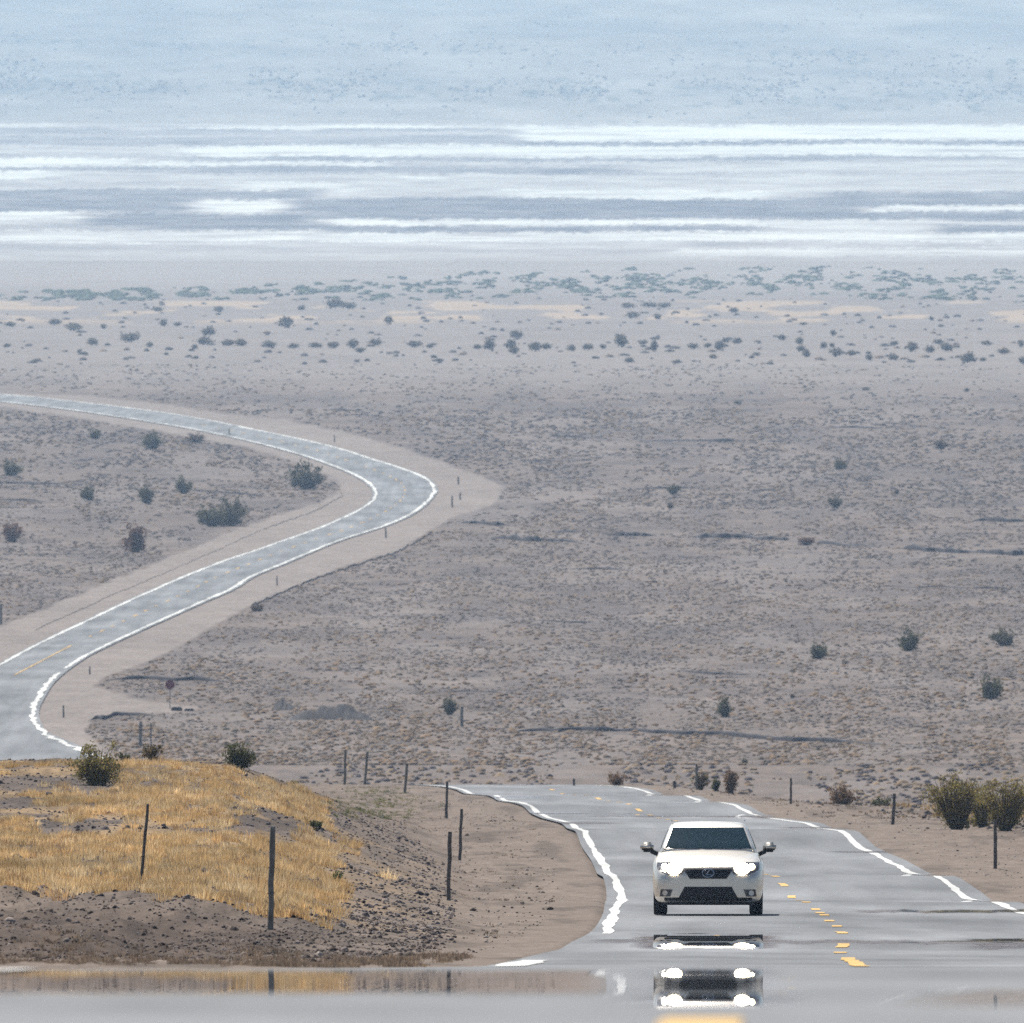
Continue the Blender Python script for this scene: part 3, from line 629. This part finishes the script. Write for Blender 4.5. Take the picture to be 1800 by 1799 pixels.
OLIVE = [(.22, .19, .055), (.28, .23, .07), (.14, .13, .045), (.32, .25, .09)]; GREEN = [(.10, .11, .04), (.14, .14, .05), (.07, .08, .035)]
BROWN = [(.24, .15, .08), (.17, .11, .065), (.30, .19, .10)]; CREO = [(.30, .25, .07), (.36, .29, .09), (.2, .18, .06), (.22, .15, .07)]
def nb(px, row, wpx, hpx, pal, label, nbr, nl, up, seed, dd=None, leafpx=3.0):
    if dd: p = Vector(((px - 900) / FPX * dd, dd, 0)); p.z = float(near_z(np.array([p.x]), np.array([p.y]))[0])
    else: p = at(px, row, 245)
    m_ = p.y / FPX
    return make_bush(label, p, hpx * m_, wpx * m_, nbr, nl, leafpx * m_, pal, up, seed)
nb(172, 1381, 88, 74, OLIVE, 'large olive green bush with upright twigs on the golden grass hill', 60, 6000, .9, 3)
nb(266, 1340, 38, 34, [(.14, .11, .045), (.19, .13, .06), (.10, .09, .04)], 'small brownish bush on the hill crest right of the large olive bush', 24, 900, .6, 4)
nb(218, 1341, 20, 15, GREEN, 'tiny green bush on the hill crest between the olive and the brownish bush', 12, 260, .5, 5)
nb(421, 1346, 66, 46, GREEN, 'dark green bush on the hill crest, widest on its right side', 44, 2600, .8, 6, 446)
nb(17, 1334, 30, 28, GREEN, 'small dark bush on the hill crest at the left edge', 20, 700, .9, 8)
nb(1683, 1459, 96, 100, CREO, 'tall olive creosote bush on the right verge, left one of the big pair', 46, 7500, .2, 11)
nb(1768, 1461, 100, 88, CREO, 'wide olive brown creosote bush on the right verge, right one of the big pair', 44, 7000, .2, 12)
nb(1726, 1455, 56, 58, CREO, 'lower brownish creosote bush filling the gap between the big pair on the right verge', 28, 3000, .3, 26)
nb(1480, 1412, 54, 44, BROWN, 'dry brown bush with pointed twigs behind the right shoulder', 36, 1300, .9, 13, 650)
nb(1551, 1415, 44, 24, GREEN, 'low flat green bush behind the leaning post on the right', 26, 900, .2, 14, 640)
nb(1285, 1388, 34, 46, BROWN, 'tall narrow dry brown bush at the crest of the road', 34, 1200, .3, 15, 705)
nb(1258, 1388, 18, 28, GREEN, 'slim greenish bush just left of the tall brown bush', 16, 420, .4, 16, 705)
nb(1232, 1388, 32, 34, GREEN + BROWN, 'green and brown bush beside the thin post at the road crest', 24, 760, .6, 17, 704)
nb(1085, 1384, 40, 22, BROWN, 'low brown bush just behind the far crest of the near road', 22, 600, .6, 18, 742)
nb(556, 1463, 24, 16, GREEN, 'small green plant in dry grass right of the tall grey post', 14, 360, .3, 19)
nb(595, 1556, 24, 22, [(.20, .20, .07), (.14, .16, .05)], 'small yellow green plant on the bare slope below the hill', 14, 400, .4, 20)
nb(517, 1368, 14, 10, GREEN, 'tiny bright green shrub near the top right of the hill', 10, 160, .3, 21)
MID = [(167,772,25,15,'g','dark round bush nearest the far road, leftmost of its upper trio'),(268,790,42,26,'g','wide dark green bush, middle one of the trio inside the road bend'),(345,779,30,15,'b','small brown bush, rightmost of the trio inside the road bend'),
 (20,837,38,20,'g','flat green bush at the left edge above the diagonal road'),(156,880,28,21,'g','small dark bush left of two others inside the bend'),(257,886,28,27,'g','small upright green bush between two others inside the bend'),
 (321,868,33,23,'g','small spiky green bush right of two others inside the bend'),(540,861,56,40,'g','largest dark green bush, beside the inner curve of the road'),(372,926,54,30,'g','dark green left half of the joined bush pair inside the bend'),
 (406,925,52,42,'y','grey green right half of the joined bush pair inside the bend'),(238,971,50,40,'r','reddish brown bush alone above the diagonal road'),(20,953,40,31,'r','brown bush cut near the left edge above the diagonal road'),
 (1654,790,24,15,'b','small brown bush high on the right part of the plain'),(1475,826,28,15,'g','small green bush right of centre on the upper plain'),(1184,869,26,15,'g','small green bush right of the road bend tip'),
 (1178,894,13,9,'b','tiny brown bush just below a small green one'),(1469,893,25,18,'y','small olive bush above the long dark gully'),(1418,959,30,14,'r','red brown bush growing in the long dark gully'),
 (1599,1145,44,30,'g','large dark bush on the right plain, centre of three'),(1765,1136,46,26,'y','wide grey bush on the plain near the right edge'),(1438,1159,34,24,'g','green bush left of the larger dark one on the plain'),
 (1745,1229,48,32,'g','broad spiky bush low on the plain near the right edge'),(1275,1261,30,30,'g','upright dark bush on the lower plain above the car'),(790,1257,30,27,'g','small bush standing left of the lone dark post'),
 (1577,869,9,8,'b','tiny dark shrub right of the olive bush on the plain'),(1393,1228,9,7,'b','tiny shrub on the empty lower plain'),(1310,1360,12,10,'g','tiny green shrub in the golden scrub behind the road crest'),
 (452,1075,26,12,'b','low brown shrub at the outer edge of the road shoulder')]
PALS = {'g': [(.115, .115, .05), (.15, .14, .065), (.075, .075, .038)], 'b': [(.16, .115, .07), (.11, .085, .055)], 'y': [(.18, .165, .10), (.13, .12, .075), (.10, .09, .055)], 'r': [(.23, .13, .085), (.15, .09, .065)]}
protos = {}
for i, (px_, rw_, wp, hp, ty_, lab) in enumerate(MID):
    wp *= 1.05; hp *= 1.15
    p = at_far(px_, rw_); m_ = p.y / FPX; key = (ty_, i % 3); wv = wp * m_; hv = hp * m_
    if key not in protos:
        e = make_bush(lab, p, 1.0, 1.5, 26, 1500, .10, PALS[ty_], .7, 40 + i, group='bushes scattered over the plain'); protos[key] = e
    else:
        src = protos[key]; e = src.copy(); COL.objects.link(e); e.location = p; e['label'] = lab
        for ch in src.children:
            c = ch.copy(); COL.objects.link(c); c.parent = e
    e.rotation_euler = (0, 0, (i * 2.4) % 6.28); e.scale = (wv / 1.5, wv / 1.5, hv / 1.02)
FARB = [(97,571,26,10),(130,581,32,12),(18,574,20,8),(12,610,14,6),(163,607,18,13),(228,601,36,15),(263,610,15,8),(182,578,12,8),(287,573,16,10),(312,573,14,7),(275,548,20,9),(384,548,20,9),(367,590,24,15),(360,606,28,13),(342,614,10,9),
 (402,608,26,11),(424,608,24,11),(473,612,24,12),(515,612,20,8),(555,611,24,9),(585,612,22,11),(620,612,24,14),(633,620,20,9),(503,576,30,17),(588,542,28,17),(612,543,28,12),(683,569,18,12),(530,545,16,8),(660,607,24,11),(728,610,26,11),(757,612,14,8),(840,613,18,7),
 (860,617,18,20),(897,612,20,14),(908,594,24,13),(940,617,26,15),(903,622,20,12),(960,614,20,10),(1005,617,16,10),(1033,615,18,11),(1060,613,12,8),(1092,610,26,19),(1130,605,20,7),(1150,618,14,19),(1218,613,18,10),(1245,611,14,8),(1265,615,20,14),(1275,602,14,8),
 (1296,604,18,10),(1330,625,14,6),(1374,598,16,10),(1405,605,16,11),(1408,618,16,10),(1418,627,14,12),(1448,613,12,12),(1463,611,10,8),(1465,590,14,9),(1470,627,24,14),(1497,625,18,9),(1528,634,12,12),(1572,608,16,9),(1604,618,22,15),(1570,633,20,11),(1635,620,18,12),
 (1650,605,18,9),(1663,618,24,15),(1680,610,14,7),(1702,639,26,18),(1735,606,20,7),(1728,635,12,7),(1765,622,24,9),(1795,610,12,10),(1798,640,14,12),(1103,541,26,8),(1142,540,26,9),(1168,541,24,9),(1112,559,28,10),(1156,561,16,9),(1290,549,18,8),(1413,571,14,5),(1637,564,8,8),
 (1105,637,18,8),(1190,639,16,7),(1254,630,14,7),(1522,686,14,6),(1700,689,11,7),(1415,682,8,5),(1297,711,14,7)]
fb = [None] * 5
for i, (px_, rw_, wp, hp) in enumerate(FARB):
    p = at_far(px_, rw_ + 1); m_ = p.y / FPX; k = i % 5; wv = wp * m_; hv = hp * m_
    if fb[k] is None:
        bm, V, F, C = bush_meshes('b', 1.0, 1.6, 26, 420, .22, [(.20, .175, .14), (.13, .12, .10), (.27, .23, .17)], .9, 70 + i, False)
        bm.free(); e = mesh_np('scrub_bush', V, F, M_leaf, C); fb[k] = e
        tag(e, 'small grey scrub bush on the pale far plain before the salt flat', 'bush', 'scrub bushes lined across the far plain')
    else:
        e = fb[k].copy(); COL.objects.link(e)
    e.location = p; e.rotation_euler = (0, 0, i * 1.7); e.scale = (wv / 1.6, wv / 1.6, hv)
# rubble mounds beside the side track
def mound(label, px_, rw_, wp, hp, seed):
    p = at_far(px_, rw_); m_ = p.y / FPX; nx, ny = 50, 14; w_, h_ = wp * m_, hp * m_
    u = np.linspace(-1, 1, nx); v = np.linspace(-1, 1, ny); V_, U_ = np.meshgrid(v, u, indexing='ij')
    Z = np.clip(1 - U_ ** 2, 0, 1) * np.clip(1 - V_ ** 2, 0, 1) * h_ * (.35 + 1.3 * fbm(U_ * 5 + seed, V_ * 2, seed)) - .05
    X = U_ * w_ / 2; Y = V_ * 3.0; n = X.size
    V3 = np.stack([X, Y, Z + flat_z(p.y + Y) - p.z], -1).reshape(-1, 3)
    o = mesh_np('dirt_mound', V3, grid_faces(ny, nx), M_plain, np.full((n, 3), (.07, .065, .065)), smooth_s=False); o.location = p
    tag(o, label, 'mound')
mound('long low mound of dark rubble right of the stop sign', 582, 1264, 150, 24, 3)
mound('short dark rubble mound between the stop sign and the longer mound', 498, 1247, 44, 15, 8)

# ------------------------------------------------------------ posts, sign
def post_mesh(h, w, seed, lean=0):
    r = random.Random(seed); bm = bmesh.new(); n = 7; pts = []; rad = []
    for i in range(n):
        t_ = i / (n - 1); pts.append((lean * t_ * h + r.uniform(-.12, .12) * w, r.uniform(-.1, .1) * w, -.15 + t_ * (h + .15))); rad.append(w / 2 * r.uniform(.88, 1.08) * (1 - .12 * t_))
    add_tube(bm, pts, rad, 8); return bm
def post(label, p, h, w, mat, seed, lean=0, group='fence posts along the near road', name='fence_post', top=True):
    bm = post_mesh(h, w, seed, lean)
    if top:   # staples and wire stubs
        for z_ in (.35, .6, .85): add_box(bm, (lean * z_ * h, -w * .5, h * z_), (w * 1.15, w * .12, .012))
    o = bm_obj(name, bm, mat, loc=p); tag(o, label, 'fence post', group); return o
def pn(px_, rb, rt, wpx, label, mat, seed, leanpx=0, dd=None):
    if dd: p = Vector(((px_ - 900) / FPX * dd, dd, 0)); p.z = float(near_z(np.array([p.x]), np.array([p.y]))[0]); 
    else: p = at(px_, rb, 185)
    m_ = p.y / FPX; rb_ = float(row_of(-p.z / p.y)); h = (rb_ - rt) * m_
    return post(label, p, h, wpx * .85 * m_, mat, seed, leanpx / (rb - rt))
pn(475, 1636, 1452, 13, 'tallest grey fence post, standing in the dark bank', M_postw, 1, 3)
pn(245, 1556, 1413, 7, 'thin crooked fence post leaning right in the golden grass', M_postd, 2, 14)
pn(788, 1584, 1462, 9, 'dark fence post at the foot of the slope beside the shoulder', M_postd, 3, 3)
pn(808, 1513, 1422, 7, 'dark fence post just right of the slope on the bare shoulder', M_postd, 4, 3)
pn(784, 1439, 1374, 6, 'dark post standing by the first white line at the road crest', M_postd, 5, 2)
pn(711, 1394, 1342, 6, 'thin grey post at the right end of the hill', M_postw, 6, 4)
pn(641, 1375, 1322, 6, 'faint post behind the hill, right one of two close together', M_postw, 7, 4, 740)
pn(605, 1375, 1318, 6, 'faint post behind the hill, left one of two close together', M_postw, 8, 2, 740)
pn(1750, 1528, 1441, 8, 'dark fence post before the big creosote bushes', M_postd, 9, 1)
o = pn(1570, 1450, 1395, 7, 'short dark post on the right shoulder with a stick on top', M_postd, 10, 3)
pn(1391, 1414, 1368, 5, 'short dark post beyond the right shoulder, left of the brown bush', M_postd, 12, 0, 612)
pn(1225, 1388, 1343, 5, 'thin post rising from the bushes at the road crest', M_postw, 13, 0, 703)
pn(1186, 1390, 1373, 6, 'stub of a post behind the right edge line at the crest', M_postd, 14, 0, 706)
pn(1009, 1392, 1369, 5, 'tiny dark stub post behind the centre of the road crest', M_postd, 15, 0, 735)
FP = [(812,1278,1242,7,'lone dark thick post on the lower plain right of the small bush'),(265,1312,1271,4,'thin dark post above the hill, right one of its pair'),(246,1312,1268,7,'thick topped post above the hill, left one of its pair'),
      (111,1262,1240,4,'low marker post on the side track beside the road bend'),(157,1186,1172,4,'marker post on the shoulder above the side track'),(678,946,928,4,'marker post outside the road before the bend'),
      (795,892,872,4,'marker post on the gravel outside the bend, lowest of three'),(809,879,866,4,'marker post outside the bend, middle one of three'),(806,852,838,4,'marker post outside the bend, highest of three'),
      (1,1098,1062,6,'dark post at the left edge beside the diagonal road'),(487,1030,1012,3,'thin marker post outside the middle of the diagonal road'),(588,778,765,3,'marker post above the upper road before the bend'),
      (403,766,755,3,'marker post on the near side of the upper road')]
for i, (px_, rb, rt, wp, lab) in enumerate(FP):
    p = at_far(px_, rb); m_ = p.y / FPX; post(lab, p, (rb - rt) * m_, max(wp * .8 * m_, .05), M_postw, 30 + i, random.uniform(-.04, .04), 'posts along the far road', 'marker_post', False)
M_grille0 = plain('dark_basalt', (.04, .04, .045), .9, vary=.3)
M_red = plain('red_sign', (.17, .03, .045), .5, vary=.15); M_steel = plain('grey_steel', (.25, .25, .25), .5, metal=.5)
p = at_far(298, 1246); m_ = p.y / FPX; sg = empty('stop_sign', p); tag(sg, 'dark red octagonal stop sign on a thin pole by the side track', 'road sign')
bm = bmesh.new(); add_box(bm, (0, 0, 1.0), (.07, .05, 2.1)); bm_obj('pole', bm, M_steel, sg)
def octa(bm, r_, y0, y1, cz):
    vs = [[bm.verts.new((r_ * math.cos(math.pi / 8 + k * math.pi / 4), y_, cz + r_ * math.sin(math.pi / 8 + k * math.pi / 4))) for k in range(8)] for y_ in (y0, y1)]
    bm.faces.new(vs[0]); bm.faces.new(vs[1][::-1])
    for k in range(8): bm.faces.new((vs[0][k], vs[1][k], vs[1][(k+1) % 8], vs[0][(k+1) % 8]))
bm = bmesh.new(); octa(bm, .40, -.05, -.03, 1.95); bm_obj('plate', bm, M_red, sg)
bm = bmesh.new(); add_box(bm, (.0, .3, .12), (.9, .6, .35), bev=.08); add_box(bm, (1.0, .1, .05), (.8, .5, .25), bev=.07); o = bm_obj('dark_rock', bm, M_grille0, loc=at_far(310, 1250)); tag(o, 'low dark rocks lying at the foot of the stop sign', 'rocks')

# ------------------------------------------------------------ the car
M_paint = plain('pearl_white_paint', (.83, .77, .68), .42, .5, metal=.8, coat=.6)
M_glass = plain('tinted_glass', (.008, .026, .036), .05, .22)
M_black = plain('black_plastic', (.012, .012, .012), .6); M_tyre = plain('tyre_rubber', (.012, .012, .013), .9)
M_grille = plain('grille_black', (.010, .009, .010), .45); M_chrome = plain('chrome', (.55, .58, .62), .25, .5, metal=1)
M_rim = plain('alloy', (.35, .35, .36), .35, metal=.9); M_reflector = plain('lamp_housing', (.05, .05, .055), .2, .6)
def emis(name, c, s):
    m_, nt, b, o_ = new_mat(name); b.inputs['Emission Color'].default_value = (*c, 1); b.inputs['Emission Strength'].default_value = s; b.inputs['Base Color'].default_value = (.8, .8, .8, 1); return m_
M_lamp = emis('headlamp_glow', (1, .84, .60), 22.0)
slope_car = math.atan((float(flat_z(303.0)) - float(flat_z(299.0))) / 4.0)
yaw = 0.008
car = empty('white_car', (CAR_X, 301.6, 0)); car.location.z = float(flat_z(301.6)) + .005
car.rotation_euler = (slope_car, 0, -.012)
tag(car, 'white car driving towards the camera with both headlights on', 'car')
ST = [  # y, w, zb_out, zb_mid, zs, zt, wt
 (-2.40, .60, .34, .30, .60, .70, .36), (-2.385, .74, .27, .25, .66, .76, .50), (-2.30, .86, .22, .22, .74, .825, .62), (-2.12, .915, .20, .22, .83, .90, .72), (-1.86, .935, .22, .22, .895, .965, .78),
 (-1.74, .94, .52, .24, .92, .99, .79), (-1.42, .94, .72, .24, .955, 1.04, .80), (-1.10, .94, .52, .24, .975, 1.085, .80), (-.98, .935, .22, .22, .98, 1.095, .80), (-.5, .93, .22, .22, 1.0, 1.12, .80),
 (.3, .93, .22, .22, 1.02, 1.12, .80), (.98, .935, .22, .22, 1.03, 1.12, .80), (1.1, .94, .52, .24, 1.03, 1.12, .80), (1.42, .94, .72, .24, 1.03, 1.12, .80), (1.74, .94, .52, .24, 1.03, 1.11, .79),
 (1.88, .93, .25, .25, 1.03, 1.10, .78), (2.2, .88, .30, .28, 1.0, 1.06, .72), (2.38, .78, .38, .35, .93, .98, .6)]
def car_body():
    bm = bmesh.new(); rings = []
    for y_, w_, zo, zm, zs, zt, wt in ST:
        half = [(0, zm), (w_ * .66, zm), (w_ * .72, max(zm, zo - .02)), (w_ * .95, zo), (w_, zo + (zs - zo) * .25), (w_ * 1.0, zo + (zs - zo) * .72), (w_ * .965, zs), (wt, zt - .035), (wt * .55, zt - .008), (0, zt)]
        pts = [(x_, z_) for x_, z_ in half] + [(-x_, z_) for x_, z_ in half[-2:0:-1]]
        rings.append([bm.verts.new((x_, y_, z_)) for x_, z_ in pts])
    for a, b in zip(rings, rings[1:]):
        for k in range(len(a)): bm.faces.new((a[k], b[k], b[(k+1) % len(a)], a[(k+1) % len(a)]))
    bm.faces.new(rings[0]); bm.faces.new(rings[-1][::-1]); bmesh.ops.recalc_face_normals(bm, faces=bm.faces)
    return bm
def apply_sub(bm, lv):
    me = bpy.data.meshes.new('t'); bm.to_mesh(me); bm.free(); o_ = bpy.data.objects.new('t', me); COL.objects.link(o_)
    md = o_.modifiers.new('s', 'SUBSURF'); md.levels = lv; md.render_levels = lv
    dg = bpy.context.evaluated_depsgraph_get(); me2 = bpy.data.meshes.new_from_object(o_.evaluated_get(dg)); bpy.data.objects.remove(o_)
    b2 = bmesh.new(); b2.from_mesh(me2); return b2
bb = apply_sub(car_body(), 2); bvh = BVHTree.FromBMesh(bb); body = bm_obj('body', bb, M_paint, car, sm=True)
def on_front(x_, z_, off=.012):
    h_ = bvh.ray_cast(Vector((x_, -5, z_)), Vector((0, 1, 0)))
    return Vector((x_, (h_[0].y if h_[0] else -2.2) - off, z_))
def front_patch(name, outline, mat, off=.012, depth=.03, n=10, parent=car):
    """outline: list of (z, x_left, x_right) from top to bottom; a patch following the nose"""
    bm = bmesh.new(); R = []
    zs = [o_[0] for o_ in outline]
    rows_ = [(outline[0][0] + (outline[-1][0] - outline[0][0]) * k / 6.0) for k in range(7)]
    g = lambda z_, i: float(np.interp(-z_, [-o_[0] for o_ in outline], [o_[i] for o_ in outline]))
    for z_ in rows_: R.append([bm.verts.new(on_front(g(z_, 1) + (g(z_, 2) - g(z_, 1)) * k / n, z_, off)) for k in range(n + 1)])
    for a, b in zip(R, R[1:]):
        for k in range(n): bm.faces.new((a[k], a[k+1], b[k+1], b[k]))
    r = bmesh.ops.extrude_face_region(bm, geom=bm.faces[:]); vs = [v for v in r['geom'] if isinstance(v, bmesh.types.BMVert)]
    bmesh.ops.translate(bm, vec=(0, depth, 0), verts=vs); bmesh.ops.recalc_face_normals(bm, faces=bm.faces)
    return bm_obj(name, bm, mat, parent, sm=False)
gr = front_patch('upper_grille', [(.815, -.43, .43), (.77, -.41, .41), (.62, -.31, .31)], M_grille, .012)
for k in range(5):
    z_ = .645 + k * .034; hw = .31 + (z_ - .62) * .55
    b_ = bmesh.new(); pts = [on_front(-hw + 2 * hw * q / 8, z_, .022) for q in range(9)]; add_tube(b_, pts, .005, 5)
    bm_obj('grille_bar', b_, M_reflector, gr)
b_ = bmesh.new()
pts = [on_front(math.cos(a) * .098, .715 + math.sin(a) * .066, .034) for a in np.linspace(0, 2 * math.pi, 25)]
add_tube(b_, pts, .009, 6)
add_tube(b_, [on_front(.02, .765, .034), on_front(-.03, .70, .034), on_front(-.035, .69, .034), on_front(.075, .685, .034)], .009, 6)
bm_obj('emblem', b_, M_chrome, gr)
front_patch('lower_intake', [(.485, -.40, .40), (.44, -.42, .42), (.30, -.50, .50)], M_grille, .012)
front_patch('bumper_lip', [(.30, -.74, .74), (.25, -.74, .74)], M_black, .016)
bm = bmesh.new(); add_box(bm, (0, -2.08, .225), (1.56, .12, .10)); bm_obj('underbody_shade_box', bm, M_black, car)  # added black box for the dark underbody and shadow below the bumper
for sx in (-1, 1):
    x0, x1 = (.40, .84)
    o_ = [(.90, .60, .86), (.84, .46, .87), (.76, .40, .85), (.70, .44, .70)]
    if sx < 0: o_ = [(z_, -b__, -a__) for z_, a__, b__ in o_]
    hl = front_patch('headlight', o_, M_reflector, .010)
    for (cx, cz, rx, rz_) in ((.575, .795, .135, .095), (.735, .825, .055, .050)):
        b_ = bmesh.new(); ring = [b_.verts.new(on_front(sx * (cx + math.cos(a) * rx), cz + math.sin(a) * rz_, .028)) for a in np.linspace(0, 2 * math.pi, 20, endpoint=False)]
        c_ = b_.verts.new(on_front(sx * cx, cz, .05))
        for k in range(20): b_.faces.new((ring[k], ring[(k+1) % 20], c_))
        bmesh.ops.recalc_face_normals(b_, faces=b_.faces); bm_obj('bulb', b_, M_lamp, hl)
    fg = [(.44, .60, .80), (.32, .64, .82)]
    if sx < 0: fg = [(z_, -b__, -a__) for z_, a__, b__ in fg]
    fs = front_patch('fog_light_bezel', fg, M_reflector, .010)
    b_ = bmesh.new(); ring = [b_.verts.new(on_front(sx * (.73 + math.cos(a) * .045), .38 + math.sin(a) * .045, .03)) for a in np.linspace(0, 2 * math.pi, 14, endpoint=False)]; b_.faces.new(ring); bm_obj('fog_light', b_, M_chrome, fs)
    # mirrors
    b_ = bmesh.new(); add_box(b_, (sx * 1.04, -.62, 1.15), (.23, .14, .165), bev=.05); mr_ = bm_obj('side_mirror', b_, M_paint, car, sm=True)
    b_ = bmesh.new(); add_box(b_, (sx * 1.03, -.645, 1.105), (.20, .11, .085), bev=.03); add_tube(b_, [(sx * .86, -.60, 1.03), (sx * .97, -.62, 1.08)], .04, 8); bm_obj('mirror_foot', b_, M_black, mr_)
    b_ = bmesh.new(); add_box(b_, (sx * 1.035, -.552, 1.155), (.16, .01, .11)); bm_obj('mirror_glass', b_, M_chrome, mr_)
# cabin
CAB = [  # y, base half width, base z, top half width, top z
 (-.80, .80, 1.08, .78, 1.10), (-.50, .815, 1.08, .745, 1.25), (-.12, .83, 1.08, .675, 1.49), (.05, .83, 1.08, .655, 1.545), (.5, .83, 1.08, .65, 1.575), (1.1, .82, 1.08, .64, 1.55), (1.5, .80, 1.08, .66, 1.42), (1.95, .76, 1.08, .70, 1.12)]
bm = bmesh.new(); rings = []
for y_, bw, bz, tw, tz in CAB:
    half = [(bw, bz - .08), (bw, bz), (bw + (tw - bw) * .55, bz + (tz - bz) * .55), (tw, tz - .03), (tw * .86, tz), (tw * .4, tz + .015), (0, tz + .02)]
    rings.append([bm.verts.new((x_, y_, z_)) for x_, z_ in half + [(-x_, z_) for x_, z_ in half[-2::-1]]])
for a, b in zip(rings, rings[1:]):
    for k in range(len(a) - 1): bm.faces.new((a[k], b[k], b[k+1], a[k+1]))
bm.faces.new(rings[0]); bm.faces.new(rings[-1][::-1]); bmesh.ops.recalc_face_normals(bm, faces=bm.faces)
bm = apply_sub(bm, 2); bvc = BVHTree.FromBMesh(bm); bm_obj('cabin', bm, M_paint, car, sm=True)
def cab_patch(name, pts2, mat, axis, sgn, off=.01, n=8):
    """quad patch given by four corners (a,z) in the front/side view, pushed onto the cabin"""
    bm = bmesh.new(); (a0, z0), (a1, z1), (a2, z2), (a3, z3) = pts2; R = []
    for j in range(n + 1):
        v_ = j / n; row_ = []
        for i in range(n + 1):
            u_ = i / n; a = (a0 * (1-u_) + a1 * u_) * (1-v_) + (a3 * (1-u_) + a2 * u_) * v_; z_ = (z0 * (1-u_) + z1 * u_) * (1-v_) + (z3 * (1-u_) + z2 * u_) * v_
            if axis == 'y': h_ = bvc.ray_cast(Vector((a, -sgn * 5, z_)), Vector((0, sgn, 0))); q = Vector((a, (h_[0].y if h_[0] else 0) - sgn * off, z_ + off * .5))
            else: h_ = bvc.ray_cast(Vector((-sgn * 5, a, z_)), Vector((sgn, 0, 0))); q = Vector(((h_[0].x if h_[0] else 0) - sgn * off, a, z_))
            row_.append(bm.verts.new(q))
        R.append(row_)
    for a, b in zip(R, R[1:]):
        for k in range(n): bm.faces.new((a[k], a[k+1], b[k+1], b[k]))
    bmesh.ops.recalc_face_normals(bm, faces=bm.faces); return bm_obj(name, bm, mat, car, sm=True)
cab_patch('windshield', [(-.735, 1.125), (.735, 1.125), (.60, 1.475), (-.60, 1.475)], M_glass, 'y', 1)
cab_patch('rear_window', [(-.62, 1.15), (.62, 1.15), (.52, 1.44), (-.52, 1.44)], M_glass, 'y', -1)
for sg_ in (1, -1):
    cab_patch('side_window', [(-.42, 1.12), (.50, 1.12), (.46, 1.47), (-.02, 1.45)], M_glass, 'x', sg_)
    cab_patch('side_window', [(.56, 1.12), (1.42, 1.12), (1.18, 1.45), (.54, 1.47)], M_glass, 'x', sg_)
bm = bmesh.new(); bm.free()
for sx in (-1, 1):
    bm = bmesh.new(); add_tube(bm, [(sx * .62, 0.15, 1.595), (sx * .62, 1.0, 1.595)], .014, 6); bm_obj('roof_rail', bm, M_chrome, car)
for sx in (-1, 1):
    for wy in (-1.42, 1.42):
        b_ = bmesh.new(); R = []
        for xo, r_ in ((.70, .30), (.705, .335), (.74, .345), (.88, .345), (.92, .33), (.925, .24)):
            R.append([b_.verts.new((sx * xo, wy + math.cos(a) * r_, .345 + math.sin(a) * r_)) for a in np.linspace(0, 2 * math.pi, 36, endpoint=False)])
        for a, b in zip(R, R[1:]):
            for k in range(36): b_.faces.new((a[k], a[(k+1) % 36], b[(k+1) % 36], b[k]))
        b_.faces.new(R[0]); bmesh.ops.recalc_face_normals(b_, faces=b_.faces)
        wh = empty('wheel', (0, 0, 0)); wh.parent = car; tyre = bm_obj('tyre', b_, M_tyre, wh, sm=False)
        b_ = bmesh.new()
        for k in range(10):
            a = k * math.pi / 5; add_box(b_, (sx * .915, wy + math.cos(a) * .12, .345 + math.sin(a) * .12), (.02, .22, .035), rot=None)
            vs = b_.verts[-8:]; bmesh.ops.rotate(b_, cent=(sx * .915, wy + math.cos(a) * .12, .345 + math.sin(a) * .12), matrix=Matrix.Rotation(a, 3, 'X'), verts=vs)
        bm_obj('rim', b_, M_rim, wh)
bm = bmesh.new(); add_box(bm, (0, 0, .235), (1.25, 4.0, .03)); bm_obj('underbody', bm, M_black, car)
